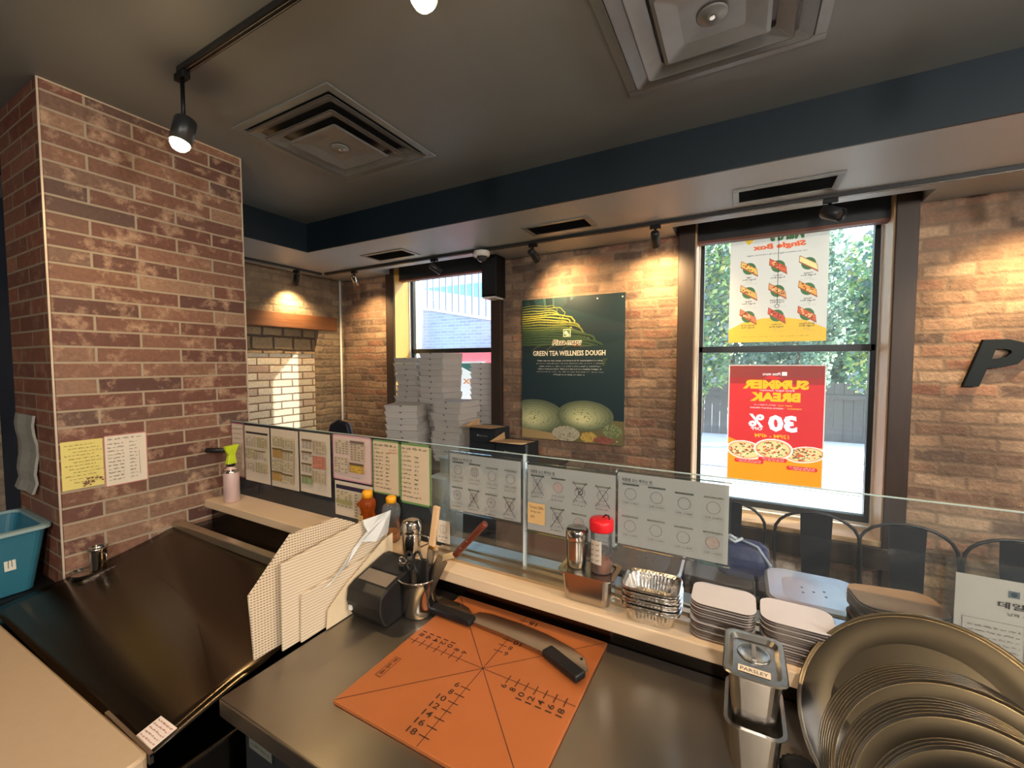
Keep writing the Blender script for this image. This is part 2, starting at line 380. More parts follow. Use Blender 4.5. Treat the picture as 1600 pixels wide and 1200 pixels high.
# left wall with a bricked-up opening under a timber lintel
yo0, yo1, zo = 1.45, 2.84, hz(.33)
b = B(); b.box(XL - .15, XL, -3.2, yo0, 0, ZC); b.box(XL - .15, XL, yo1, YW, 0, ZC); b.box(XL - .15, XL, yo0, yo1, zo, ZC)
wl = st('wall_left', b, old_y)
b = B(); b.box(XL - .15, XL - .07, yo0, yo1, 0, hz(.09)); b.obj('painted_brick_infill', pale_y, wl)
b = B(); b.box(XL - .15, XL - .06, yo0, yo1, hz(.09), zo); b.obj('rough_stone_infill', rough_y, wl)
lint = pm('lintel_timber', (120, 78, 48), .6, var=.35, scale=5, stretch=(6, 1, 8), bump=.3)
b = B(); b.box(XL - .02, XL + .015, yo0 - .1, 3.06, hz(.335), hz(.475)); st('trim_2', b, lint, bevel=.006)
b = B(); b.cyl((XL + .03, 3.09, 0), (XL + .03, 3.09, ZS - .002), .011); tag(b.obj('conduit', tube_w), 'thin pale conduit running down the far left corner', 'pipe')
st('wall_back', B().box(-4.0, 3.6, -3.35, -3.2, 0, ZC), pm('dark_back_wall', (66, 62, 58), .7))
st('wall_right', B().box(3.5, 3.65, -3.2, 3.45, 0, ZC), old_y)
# tiled brick divider beside the counter
XP = -2.385
b = B(); b.box(-2.88, XP, .595, 1.333, 0, ZC); dv = st('wall_divider', b, [tile_b])
b = B(); b.box(-2.881, XP - .002, .588, .596, 0, ZC); b.obj('front_tiles', tile_f, dv)
edge = pm('pale_edge_trim', (206, 190, 168), .4, .3)
b = B(); b.box(XP - .004, XP + .002, .586, .592, .5, ZC); b.box(XP - .004, XP + .002, 1.331, 1.336, .5, ZC); b.box(XP - .001, XP + .002, .592, 1.331, ZC - .005, ZC)
st('trim_3', b, edge)
b = B(); b.box(-3.72, -2.882, .70, .76, 0, ZC); dd = st('door_1', b, navy)
b = B(); b.box(-3.3, -3.29, .695, .70, .3, 2.3); b.obj('door_panel_groove', blacks, dd)
# window frames
def window(name, w, zr, jam):
    x0, x1, z0, z1 = w; Y = 3.36
    t = bpy.data.objects.new(name, None); C.objects.link(t); t.location = ((x0 + x1) / 2, Y, z0); t['kind'] = 'structure'; o = t.location
    b = B(o); fw = .028
    for a, c, d, e in ((x0 + .02, x0 + .02 + fw, z0 + .03, z1), (x1 - .045, x1 - .045 + fw, z0 + .03, z1), (x0 + .02, x1 - .02, z0 + .03, z0 + .075), (x0 + .02, x1 - .02, zr - .022, zr + .022), (x0 + .02, x1 - .02, z1 - .05, z1)):
        b.box(a, c, Y - .02, Y + .03, d, e)
    b.obj('sash', blacks, t, bevel=.003)
    b = B(o)
    for a, c in ((x0 + .008, x0 + .020), (x1 - .018, x1 - .006)): b.box(a, c, Y - .045, Y - .02, z0 + .02, z1)
    b.box(x0 + .02, x1 - .02, Y - .035, Y - .02, z0 + .02, z0 + .034)
    b.obj('white_stop', tube_w, t)
    b = B(o); b.box(x0 + .02, x1 - .02, Y + .003, Y + .007, z0 + .05, zr); b.box(x0 + .02, x1 - .02, Y + .012, Y + .016, zr, z1 - .01); b.obj('pane', wglass, t)
    b = B(o); b.box(x0, x0 + .012, YW - .03, Y + .08, z0, z1); b.box(x1 - .012, x1, YW - .03, Y + .08, z0, z1); b.obj('jamb', jam, t)
    b = B(o); b.box(x0 - .02, x1 + .02, YW - .035, Y + .09, z0 - .03, z0 + .002); b.obj('stool', lightwood, t, bevel=.004)
    b = B(o); b.box(x0 - .10, x0 + .004, YW - .045, YW + .005, .3, z1); b.box(x1 - .004, x1 + .095, YW - .045, YW + .005, .3, z1); b.box(x0 - .1, x1 + .095, YW - .05, YW, z0 - .16, z0 - .03); b.obj('casing', darkwood, t, bevel=.004)
    b = B(o); b.box(x0 + .013, x1 - .013, 3.18, 3.24, hz(.825), hz(1.02)); va = b.obj('valance', blacks, t)
    b = B(o); b.box(x0 + .013, x1 - .013, 3.178, 3.244, hz(.808), hz(.825)); b.obj('valance_rail', pm('red_brown_wood', (110, 64, 48), .5), t)
    return t
w1 = window('window_1', W1, hz(.12), sunlitwood); w2 = window('window_2', W2, hz(.092), lightwood)
# ============================================================ CEILING FITTINGS
def diffuser(cx, cy, w, label):
    t = thing('air_diffuser', label, 'air vent', (cx, cy, ZC), 'square air diffusers in the ceiling')
    h = w / 2; b = B()
    for i, (a, c, z0, z1) in enumerate(((h, h - .035, -.006, 0), )):
        b.box(-a, a, -a, -c, -.008, 0); b.box(-a, a, c, a, -.008, 0); b.box(-a, -c, -c, c, -.008, 0); b.box(c, a, -c, c, -.008, 0)
    b.obj('frame', dif, t, bevel=.002)
    b = B(); b.box(-h + .035, h - .035, -h + .035, h - .035, -.003, -.001); b.obj('throat', blacks, t)
    for nm, r0, r1, z0, z1 in (('outer_cone', h - .04, h - .085, -.014, -.002), ('middle_cone', h - .095, h - .150, -.030, -.012)):
        b = B(); b.rr(0, 0, [(r0, r0, .012, z0 - .002), (r0, r0, .012, z0), (r1, r1, .012, z1), (r1, r1, .012, z1 - .003), (r0 - .004, r0 - .004, .012, z0 - .003)], (False, False)); b.obj(nm, dif, t)
    r = h - .165
    b = B(); b.rr(0, 0, [(r, r, .012, -.036), (r - .012, r - .012, .012, -.040), (r - .07, r - .07, .012, -.030), (.02, .02, .015, -.026)], (False, True)); b.obj('centre_plate', dif, t)
    b = B(); b.lathe((0, 0, -.030), (0, 0, -1), [(.045, 0), (.045, .003), (.040, .005), (.016, .004), (.014, .007)], 28); b.obj('hub', dif, t)
    b = B(); b.lathe((0, 0, -.035), (0, 0, -1), [(.008, 0), (.008, .006)], 10); b.obj('bolt', steel, t)
    return t
dif = pm('grey_painted_diffuser', (126, 128, 127), .38, .2)
diffuser(-1.777, 1.475, .665, 'square ceiling air diffuser nearest the brick-tiled divider')
diffuser(-.105, 1.475, .65, 'square ceiling air diffuser at the top right, cut by the picture edge')
def register(x0, x1, y0, y1, label):
    t = thing('supply_register', label, 'air vent', ((x0 + x1) / 2, (y0 + y1) / 2, ZS), 'slotted registers under the soffit')
    a, c = (x1 - x0) / 2, (y1 - y0) / 2; f = .03; b = B()
    b.box(-a, a, -c, -c + f, -.007, 0); b.box(-a, a, c - f, c, -.007, 0); b.box(-a, -a + f, -c + f, c - f, -.007, 0); b.box(a - f, a, -c + f, c - f, -.007, 0)
    b.obj('frame', dif, t, bevel=.0015)
    b = B(); b.box(-a + f, a - f, -c + f, c - f, -.002, -.0005); b.obj('dark_throat', blackm, t)
    b = B()
    for i in range(13):
        y = -c + f + (2 * c - 2 * f) * (i + .5) / 13; b.obox((0, y, -.004), (1, 0, 0), (0, 1, .6), (0, -.6, 1), a - f, .0035, .0006)
    b.obj('louvre', blacks, t)
register(-2.75, -2.30, 2.455, 2.675, 'slotted ceiling register above the stacked pizza boxes')
register(-1.28, -.83, 2.455, 2.665, 'slotted ceiling register left of the tall window, above the green poster')
register(-.065, .40, 2.455, 2.675, 'slotted ceiling register directly in front of the tall window')
# tracks and spots
def track(p, q, z, label):
    p, q = Vector(p + (z,)), Vector(q + (z,)); d = (q - p).normalized(); n = Vector((-d.y, d.x, 0))
    t = thing('light_track', label, 'track', p); b = B()
    b.obox((q - p) / 2 - Vector((0, 0, .010)), d, n, (0, 0, 1), (q - p).length / 2, .0135, .009); b.obj('rail', trackm, t)
    b = B()
    for s in (-.006, .006): b.obox((q - p) / 2 - Vector((0, 0, .0215)) + n * s, d, n, (0, 0, 1), (q - p).length / 2 - .01, .0012, .0015)
    b.obj('conductor', steel, t); return t
track((-3.58, 2.77), (3.3, 2.77), ZS, 'long black light track along the soffit before the windows')
track((-3.62, .8), (-3.62, 2.75), ZS, 'black light track along the left wall soffit')
track((-1.86, .834), (3.2, .834), ZC, 'black light track on the main ceiling, upper left of the picture')
bulb_on = emit('lit_lamp_face', (1.0, .82, .55), 14.0)
def spot(x, y, z, aim, label, power, size=44, blend=.55, body=None, R=.026, Ln=.10, drop=.075, col=WARM, group='spotlights on the soffit track', radius=.02, bulb=False):
    body = body or blacks; t = thing('track_spotlight', label, 'spotlight', (x, y, z), group)
    b = B(); b.box(-.032, .032, -.014, .014, -.045, -.02); b.obj('adapter', blackm, t, bevel=.003)
    b = B(); b.cyl((0, 0, -.045), (0, 0, -drop - .01), .007); b.obj('stem', blackm, t)
    d = (Vector(aim) - Vector((x, y, z - drop))).normalized(); p = Vector((0, 0, -drop - .018)); s = p - d * Ln * .35
    b = B(); b.lathe(s, d, [(R * .55, -.004), (R * .9, 0), (R, .008), (R, Ln), (R * .93, Ln), (R * .8, Ln - .012)], 20, (True, False)); b.obj('lamp_housing', body, t)
    b = B(); b.lathe(s + d * (Ln - .011), d, [(R * .8, 0), (R * .5, .001)], 16); b.obj('lens', bulb_on if power else blacks, t)
    if power:
        e = Vector((x, y, z)) + s + d * (Ln + .012)
        if bulb:
            b = B(); b.lathe(s + d * (Ln - .004), d, [(R * .8, 0), (R * .85, .012), (R * .6, .026), (R * .2, .032)], 20); b.obj('bulb', bulb_on, t)
            light('POINT', 'bulb_light', e + d * .045, e, power * .11, col, shadow_soft_size=.03); e = e + d * .05
        light('SPOT', 'spot_beam', e, e + d, power, col, spot_size=math.radians(size), spot_blend=blend, shadow_soft_size=radius)
    return t
spot(-3.62, 2.49, ZS, (-3.82, 2.56, hz(.36)), 'black spotlight aimed at the timber lintel on the left wall', 34, 112, 1.0)
spot(-3.18, 2.77, ZS, (-3.30, 3.15, hz(.22)), 'spotlight with a pale barrel beside the far left corner', 34, 108, 1.0, body=steel)
spot(-2.24, 2.77, ZS, (-1.95, 3.0, hz(.55)), 'spotlight hanging in front of the left window', 0)
spot(-1.34, 2.77, ZS, (-1.20, 3.15, hz(.48)), 'black spotlight above the green poster', 38, 112, 1.0)
spot(-.495, 2.77, ZS, (-.52, 3.15, hz(.45)), 'spotlight between the green poster and the tall window', 40, 112, 1.0)
spot(.385, 2.77, ZS, (.75, 2.45, hz(.55)), 'wide black spotlight hanging before the tall window', 0, R=.034)
spot(1.26, 2.77, ZS, (1.25, 3.15, hz(.12)), 'spotlight right of the tall window, lighting the dark wall letters', 40, 112, 1.0)
G = 'spotlights on the main ceiling track'
spot(-1.85, .834, ZC, (-1.78, .40, hz(-.8)), 'lit spotlight on the main ceiling above the brick-tiled divider', 13, 172, 1.0, R=.036, drop=.20, group=G, bulb=True)
spot(-.69, .834, ZC, (-.66, .50, hz(-.8)), 'lit spotlight at the top edge of the picture', 15, 150, 1.0, R=.036, drop=.14, group=G, bulb=True)
spot(.50, .834, ZC, (.40, .75, hz(-.8)), 'added unseen spotlight over the stack of round pans', 14, 140, 1.0, R=.036, drop=.14, group=G, bulb=True)  # out of view, added on the track as fill for the worktop
# unseen pendant lamps, added behind the viewer as fill light
for i, (x, y) in enumerate(((.5, -1.6), (2.2, -1.2), (2.4, .6))):
    t = thing('fill_pendant', 'added round white pendant lamp behind the viewpoint, for fill light', 'lamp', (x, y, ZC), 'added fill lamps behind the viewpoint')
    b = B(); b.cyl((0, 0, 0), (0, 0, -.25), .005); b.obj('cord', blackm, t)
    b = B(); b.lathe((0, 0, -.25), (0, 0, -1), [(.03, 0), (.11, .04), (.15, .10), (.145, .10), (.10, .045)], 24, (True, False)); b.obj('shade', tube_w, t)
    light('POINT', 'pendant_fill', (x, y, ZC - .36), (x, y, 0), 150, (1.0, .95, .88), shadow_soft_size=.12)
# dome camera
t = thing('dome_camera', 'small white dome camera under the soffit', 'camera', (-1.77, 2.76, ZS - .022))
b = B(); b.lathe((0, 0, 0), (0, 0, -1), [(.058, 0), (.062, .01), (.060, .035), (.050, .042)], 28); b.obj('base', tube_w, t)
b = B(); b.lathe((0, 0, -.042), (0, 0, -1), [(.040, 0), (.038, .016), (.026, .032), (.01, .038)], 24); b.obj('dome', pm('smoked_dome', (60, 62, 64), .1), t)
b = B(); b.tube([(-.05, .03, -.01), (-.09, .05, -.03), (-.12, .06, -.01), (-.13, .08, .015)], .003); b.obj('cable', tube_w, t)
# tall black box below the soffit
t = thing('wall_speaker', 'tall black box hanging under the soffit right of the left window', 'speaker', (-1.83, 3.02, hz(.71)))
b = B(); b.box(-.065, .075, -.07, .08, -.17, .163); b.obj('cabinet', blackm, t, bevel=.004)
b = B(); b.box(-.06, .07, -.073, -.07, -.15, .14); b.obj('grille', blacks, t)
b = B(); b.box(-.055, .06, -.068, .07, -.182, -.17); b.obj('foot_plate', tube_w, t)
# pull cord before the tall window
b = B((.19, 3.26, hz(.80))); b.tube([(.19, 3.26, hz(.81)), (.19, 3.26, hz(.38))], .0016, 5)
b.tube([(.19 + .012 * math.cos(a), 3.26, hz(.368) + .012 * math.sin(a)) for a in [i * PI / 5 for i in range(10)]], .0016, 5, True)
tag(b.obj('blind_cord', blackm), 'thin dark pull cord with a ring hanging before the upper window poster', 'cord')
# ============================================================ COUNTERS
ZT, ZL = hz(-.80), hz(-.692)
t = thing('work_table', 'stainless steel prep table holding the round-marked orange board', 'table', (-.2, .8, ZT))
o = t.location
b = B(o); b.box(-1.08, 1.6, .512, 1.155, ZT - .045, ZT); b.obj('worktop', steel_t, t, bevel=.004)
b = B(o); b.box(-1.06, 1.58, .56, 1.15, .10, ZT - .05); b.obj('cabinet', blacks, t)
for x in (-.35, .45): b = B(o); b.box(x - .005, x + .005, .552, .561, .12, ZT - .06); b.obj('door_gap', blackm, t)
A = Art((-1.045, .5585, hz(-.945)), (1, 0, 0), (0, 0, 1), (0, -1, 0), .10, .085, org=o)
A.rect(0, 0, .10, .085, (30, 30, 32)); A.border(.004, .052, .092, .03, .0015, (150, 150, 146)); A.scrawl(.012, .060, .075, .012, (150, 150, 146)); A.rect(.004, .004, .092, .040, (92, 92, 84)); A.scrawl(.01, .028, .08, .008, (40, 40, 40)); A.scrawl(.01, .014, .08, .008, (40, 40, 40))
A.done('rating_plate', t)
# shelf ledge with the glass screen
t = thing('ledge_counter', 'pale laminate ledge running behind the worktop, under the glass screen', 'counter', (0, 1.2, 0))
o = t.location
b = B(o); b.box(XP + .002, 2.4, 1.10, 1.262, ZL - .038, ZL); b.obj('ledge_top', ledgem, t, bevel=.003)
b = B(o); b.box(XP + .002, 2.4, 1.157, 1.262, 0, ZL - .0385); b.obj('steel_backing', steel_d, t)
b = B(o); b.box(XP + .002, .18, 1.262, 1.345, ZL - .04, ZL - .004); b.box(.18, 2.4, 1.262, 1.40, ZL - .04, ZL - .004); b.obj('outer_shelf', bluec, t, bevel=.002)
b = B(o); b.box(XP + .002, 2.4, 1.2625, 1.325, 0, ZL - .041); b.obj('outer_panel', darkwood, t)
b = B(o); b.box(-.97, 2.4, 1.165, 1.185, ZL, ZL + .010); b.box(-.97, 2.4, 1.205, 1.228, ZL, ZL + .013); b.box(-.97, 2.4, 1.185, 1.205, ZL, ZL + .002); b.box(-.97, 2.4, 1.252, 1.262, ZL, ZL + .008); b.obj('metal_channel', pm('satin_channel', (196, 180, 156), .3, .9), t)
for x0, x1, lb in ((XP + .003, -.632, 'clear glass screen panel carrying the taped recipe sheets'), (-.628, 1.9, 'clear glass screen panel at the right, before the stools')):
    b = B(((x0 + x1) / 2, 1.243, ZL)); b.box(x0, x1, 1.240, 1.246, ZL + .0005, hz(-.308)); g = b.obj('glass_screen', clear); tag(g, lb, 'glass screen', 'glass screens on the ledge')
    b = B((0, 0, 0)); b.box(-(x1 - x0) / 2, (x1 - x0) / 2, -.0032, .0032, .3845, .3868); b.obj('polished_edge', pm('glass_edge', (170, 190, 184), .2), g)
b = B((-.63, 1.243, ZL)); b.box(-.634, -.626, 1.236, 1.250, ZL + .001, hz(-.305)); tag(b.obj('glass_joint', pm('clear_joint', (198, 208, 206), .3)), 'pale upright joint strip between the two glass panels', 'joint strip')
# pizza prep unit: body, curved steel lid, white board
t = thing('prep_refrigerator', 'steel prep unit with a dark curved lid beside the brick-tiled divider', 'prep table', (-1.75, .6, 0)); o = t.location
b = B(o); b.box(-2.38, -1.10, -.30, .585, .05, hz(-.925)); b.box(XP + .006, -1.10, .585, 1.09, .05, hz(-.925)); b.obj('body', steel_d, t, bevel=.006)
b = B(o); b.box(XP + .006, -1.10, .99, 1.152, hz(-.924), hz(-.80)); b.box(XP + .006, -1.10, 1.13, 1.152, hz(-.80), hz(-.733)); b.obj('rear_upstand', steel_d, t)
Ys = [.40, .46, .52, .58, .64, .70, .76, .82, .88, .94, .965]
ZR = lambda y: -.876 + (y - .40) * .232 - (y - .40) ** 2 * .10
ZLf = lambda y: -.895 + (y - .40) * .16 + max(0, y - .62) ** 2 * .20
b = B(o); b.smooth = True; rows = []
for y in Ys:
    row = []
    for i in range(25):
        f = i / 24; x = -2.375 + 1.235 * f; z = ZLf(y) * (1 - f) + ZR(y) * f - .012 * math.sin(PI * f)
        row.append((x, y, hz(z)))
    rows.append(row)
top = [[b.V(p) for p in r] for r in rows]; bot = [[b.V((p[0], p[1], p[2] - .004)) for p in r] for r in rows]
for g_, fl in ((top, 1), (bot, 0)):
    for r0, r1 in zip(g_, g_[1:]):
        for i in range(24): b.F([r0[i], r0[i + 1], r1[i + 1], r1[i]])
b.smooth = False
for r in (0, -1):
    for i in range(24): b.F([top[r][i], top[r][i + 1], bot[r][i + 1], bot[r][i]])
for c in (0, -1):
    for i in range(len(Ys) - 1): b.F([top[i][c], top[i + 1][c], bot[i + 1][c], bot[i][c]])
lm, N_, L_n, P_ = nodes('curved_lid_steel'); P_.inputs['Base Color'].default_value = s2l((84, 74, 64)); P_.inputs['Metallic'].default_value = 1; P_.inputs['Roughness'].default_value = .22; P_.inputs['Anisotropic Rotation'].default_value = .25; P_.inputs['Anisotropic'].default_value = .85
tg = N_.new('ShaderNodeTangent'); tg.direction_type = 'RADIAL'; tg.axis = 'X'; L_n.new(tg.outputs[0], P_.inputs['Tangent'])
lid = b.obj('lid', lm, t)
b = B(o); b.box(XP + .006, -1.14, .958, .992, hz(-.795), hz(-.757)); b.obj('hinge_bar', pm('satin_bar', (190, 176, 150), .3, .9), t, bevel=.004)
b = B(o); b.obox((-1.26, .402, hz(-.884)), (1, 0, 0), (0, 1, 0), (0, 0, 1), .12, .004, .012); b.obj('lid_lip', steel, t)
def lidpt(x, y, dz=0):
    f = (x + 2.375) / 1.235; return Vector((x, y, hz(ZLf(y) * (1 - f) + ZR(y) * f - .012 * math.sin(PI * f) + dz)))
a0 = lidpt(-1.235, .407, .001); u = (lidpt(-1.15, .407, .001) - a0).normalized(); w = (lidpt(-1.235, .46, .001) - a0).normalized(); n = u.cross(w)
A = Art(a0, u, w, n, .082, .052, org=o); A.rect(0, 0, .082, .052, (232, 216, 204))
for i in range(5): A.scrawl(.006, .006 + i * .009, .07, .005, (176, 96, 84), .0009)
A.done('warning_sticker', t)
b = B((-1.75, .05, hz(-.87))); b.rr(-1.76, .045, [(.628, .335, .02, hz(-.925)), (.632, .34, .02, hz(-.92)), (.632, .34, .02, hz(-.872)), (.626, .334, .02, hz(-.866))], rot=.02)
tag(b.obj('cutting_board', pm('cream_cutting_board', (186, 160, 130), .6, var=.04, scale=40, bump=.02)), 'large cream cutting board filling the lower left corner', 'cutting board')
# small steel tray and cup by the divider
b = B((-2.31, .67, hz(-.866))); b.rr(-2.325, .69, [(.045, .095, .03, hz(-.857)), (.052, .10, .035, hz(-.843)), (.050, .098, .033, hz(-.843)), (.043, .093, .028, hz(-.853))], (True, True)); tag(b.obj('steel_tray', steel_p), 'small shiny steel tray against the foot of the brick tiles', 'tray')
t = thing('steel_cup', 'small steel cup standing at the foot of the brick-tiled divider', 'cup', (-2.325, .675, hz(-.852)))
b = B(); b.lathe((0, 0, 0), (0, 0, 1), [(.022, 0), (.026, .004), (.030, .085), (.034, .088), (.034, .094), (.031, .094), (.028, .08)], 24, (True, False)); b.obj('cup_wall', steel_p, t)
b = B(); b.tube([(.03, 0, .075), (.045, .012, .07), (.045, .014, .04), (.028, .004, .03)], .003); b.obj('handle', steel_p, t)
# blue bin on a dark shelf left of the divider
b = B((-2.75, .3, 0)); b.box(-3.4, -2.44, -.5, .584, .05, hz(-.905)); tag(b.obj('dark_shelf_unit', blackm), 'dark low cabinet under the blue plastic bin at the left edge', 'cabinet')
t = thing('storage_bin', 'blue plastic storage bin with a pale rim at the left edge', 'bin', (-2.64, .32, hz(-.904))); bl = pm('translucent_blue_plastic', (44, 104, 122), .4, var=.1)
b = B(); b.rr(0, 0, [(.155, .20, .02, 0), (.160, .21, .025, .004), (.185, .248, .03, .245), (.180, .243, .03, .245), (.152, .195, .02, .01)], (True, True)); b.obj('tub', bl, t)
b = B(); b.rr(0, 0, [(.186, .249, .03, .240), (.200, .262, .035, .243), (.200, .262, .035, .256), (.180, .243, .03, .258), (.180, .243, .03, .246)], (False, False)); b.obj('rim', pm('pale_blue_plastic', (142, 164, 162), .4), t)
b = B(); b.rr(0, 0, [(.165, .22, .03, .14), (.168, .225, .03, .142)], (True, True)); b.obj('contents', pm('blue_bag', (20, 60, 110), .5), t)
A = Art((.1775, .13, .105), (0, 1, 0), (-.10, 0, 1), (1, 0, 0), .03, .12); A.N = Vector((1, 0, .1)); A.P += Vector((.0, 0, 0)); A.rect(0, 0, .03, .11, (206, 204, 190)); A.line([(.01, .01), (.014, .1)], .002, (40, 40, 50)); A.line([(.02, .012), (.018, .09)], .002, (40, 40, 50)); A.done('name_sticker', t)
# folded cloth hanging on the divider front
b = B((-2.73, .585, hz(-.22))); ring = []
for j in range(9):
    z = hz(-.22) - .33 * j / 8; y = .582 - .006 * math.sin(j * 1.3) - (.02 if j == 8 else 0)
    ring.append([(-2.86, y, z), (-2.78, y - .008, z), (-2.70, y, z), (-2.60, y - .006, z), (-2.60, y + .003, z), (-2.86, y + .004, z)])
b.loops(ring); tag(b.obj('hanging_cloth', pm('grey_cloth', (150, 146, 136), .9, bump=.3)), 'grey cloth hanging on the shadowed front of the brick divider', 'cloth')
# ============================================================ ON THE WORKTOP
orange = pm('orange_phenolic_board', (168, 95, 50), .38, var=.16, scale=5, rvar=.06)
t = thing('dough_board', 'square orange dough board marked with radiating lines and inch numbers', 'board', (-.571, .886, ZT))
b = B(); b.box(-.254, .254, -.254, .254, .0005, .010); b.obj('board', orange, t, bevel=.0015)
ink = (58, 34, 24)
A0 = None
for q in range(4):
    a = -PI / 2 + q * PI / 2; ax = Vector((math.cos(a), math.sin(a), 0)); sd = Vector((math.cos(a - PI / 2), math.sin(a - PI / 2), 0)); U = -sd; W = -ax
    A = Art((0, 0, .0100), U, W, (0, 0, 1), 1, 1); A.step = .00004
    A.line([(0, 0), (0, -.253)], .0016, ink); dg = Matrix.Rotation(PI / 4, 3, 'Z')
    A.line([(0, 0), (.252, -.252)], .0016, ink)
    for i, d in enumerate((6, 8, 10, 12, 14, 16, 18)):
        r = d * .0127; A.line([(-.015, -r), (.013, -r)], .0024, ink)
        A.text(str(d), -.046 if d > 9 else -.031, -r - .008, .024 if d > 9 else .011, .016, ink, bold=.01)
    if q == 3:
        A.border(.075, -.228, .075, .018, .0012, ink); A.scrawl(.080, -.2235, .063, .009, ink, .0016)
    A.done('printed_scale', t)
# two-handled rocker blade lying along the back of the board
t = thing('rocker_cutter', 'long two-handled steel rocker blade with black grips lying along the back of the orange board', 'cutter', (-.58, 1.03, hz(-.787))); o = t.location
pts = [(-.853, 1.052), (-.852, 1.075), (-.79, 1.083), (-.742, 1.072), (-.712, 1.050), (-.700, 1.070), (-.66, 1.080), (-.56, 1.080), (-.47, 1.072), (-.39, 1.052), (-.345, 1.028), (-.325, .995), (-.330, .972), (-.45, .998), (-.58, 1.012), (-.69, 1.018), (-.80, 1.034)]
b = B(o); b.prism([(x, y, hz(-.778)) for x, y in pts], (0, 0, .003)); b.obj('blade', steel, t, bevel=.0008)
for nm, pp in (('grip', [(-.845, 1.022), (-.850, 1.052), (-.70, 1.022), (-.685, .988)]), ('grip', [(-.455, 1.012), (-.450, .982), (-.330, .957), (-.322, .992)])):
    b = B(o); c = sum((Vector((x, y, 0)) for x, y in pp), Vector()) / 4
    L_ = Vector((pp[2][0] - pp[0][0], pp[2][1] - pp[0][1], 0)); u = L_.normalized(); v = Vector((-u.y, u.x, 0))
    b.obox((c.x, c.y, hz(-.7765)), u, v, (0, 0, 1), .078 if c.x < -.6 else .064, .019, .0105); b.obj(nm, blackp, t, bevel=.007, seg=3)
b = B(o)
for x, y in ((-.78, 1.07),): b.lathe((x, y, hz(-.7745)), (0, 0, 1), [(.004, 0), (.003, .001)], 10)
b.obj('hanging_hole', blackm, t)
b = B(o); b.lathe((-.352, 1.022, hz(-.7745)), (0, 0, 1), [(.004, 0), (.003, .001)], 10); b.obj('rivet', blackm, t)
# label printer
t = thing('label_printer', 'black receipt printer between the corrugated dividers and the steel utensil cup', 'printer', (-.995, .97, ZT)); o = t.location
b = B(o); x0, x1 = -1.068, -.922
prof = [(.900, -.799), (.882, -.775), (.872, -.735), (.878, -.698), (.905, -.684), (.975, -.665), (1.03, -.650), (1.055, -.652), (1.07, -.672), (1.072, -.799)]
b.loops([[(x0, y, hz(z)) for y, z in prof], [(x1, y, hz(z)) for y, z in prof]]); b.obj('casing', blackp, t, bevel=.006, seg=3)
b = B(o); b.prism([(x0 + .015, .910, hz(-.6815)), (x1 - .012, .910, hz(-.6815)), (x1 - .012, .955, hz(-.6692)), (x0 + .015, .955, hz(-.6692))], (0, 0, .002)); b.obj('feed_panel', pm('grey_brown_panel', (120, 106, 92), .4), t)
b = B(o); b.prism([(x0 + .018, .962, hz(-.669)), (x1 - .015, .962, hz(-.669)), (x1 - .015, .968, hz(-.667)), (x0 + .018, .968, hz(-.667))], (0, 0, .002)); b.obj('paper_slot', blackm, t)
b = B(o); b.box(x0 + .012, x0 + .024, .8715, .878, hz(-.765), hz(-.750)); b.obj('power_button', tube_w, t)
# corrugated dividers standing at the left end of the worktop
def ribbed(name, base, rib, scale, ang, holes=False):
    m, N, L, P = nodes(name); g = N.new('ShaderNodeNewGeometry'); sp = N.new('ShaderNodeSeparateXYZ'); L.new(g.outputs['Position'], sp.inputs[0])
    M = lambda op, a, b_=None, c=None: math_n(N, L, op, a, b_, c)
    v = M('ADD', M('MULTIPLY', sp.outputs[1], math.sin(ang)), M('MULTIPLY', sp.outputs[2], math.cos(ang)))
    f = M('FRACT', M('MULTIPLY', v, scale)); s = M('GREATER_THAN', f, .62)
    if holes: s = M('MULTIPLY', s, M('GREATER_THAN', M('FRACT', M('MULTIPLY', sp.outputs[1], scale * .9)), .3))
    mx = N.new('ShaderNodeMix'); mx.data_type = 'RGBA'; L.new(s, mx.inputs[0]); mx.inputs[6].default_value = s2l(base); mx.inputs[7].default_value = s2l(rib)
    L.new(mx.outputs[2], P.inputs['Base Color']); P.inputs['Roughness'].default_value = .8
    b_ = N.new('ShaderNodeBump'); b_.inputs['Strength'].default_value = .5; b_.inputs['Distance'].default_value = .003; L.new(M('SUBTRACT', 1.0, s), b_.inputs['Height']); L.new(b_.outputs[0], P.inputs['Normal'])
    return m
ribA = ribbed('perforated_cream_board', (214, 194, 164), (128, 106, 84), 130, .10, True); ribB = ribbed('corrugated_cream_board', (218, 200, 172), (186, 164, 138), 118, .08)
def panel(name, x, yz, m, label, th=.004, lean=0, zb=-.8):
    b = B((x, yz[0][0], hz(zb))); r = [(x + lean * (z - zb), y, hz(z)) for y, z in yz]; b.prism(r, (-th, 0, 0))
    return tag(b.obj(name, m), label, 'cardboard', 'corrugated boards at the end of the worktop')
panel('corrugated_board', -1.128, [(.615, -.615), (.625, -.795), (.70, -.795), (1.06, -.795), (1.06, -.60), (.955, -.528), (.893, -.494), (.736, -.492)], ribA, 'tallest corrugated board with the cut corners, leftmost of the stack', .006, zb=-.797)
panel('corrugated_board', -1.098, [(.687, -.552), (.685, -.797), (1.08, -.797), (1.08, -.56), (.981, -.525)], ribB, 'striped corrugated board in front of the tallest one, its top sloping', .005)
panel('corrugated_board', -1.086, [(.737, -.661), (.733, -.797), (1.08, -.797), (1.08, -.64), (.931, -.648)], ribB, 'low striped corrugated board with the curled front edge', .006)
panel('corrugated_board', -1.073, [(.812, -.741), (.806, -.797), (1.08, -.797), (1.08, -.60), (1.03, -.615), (.866, -.701)], pm('plain_cream_card', (214, 192, 158), .8), 'smallest plain card beside the black printer', .003)
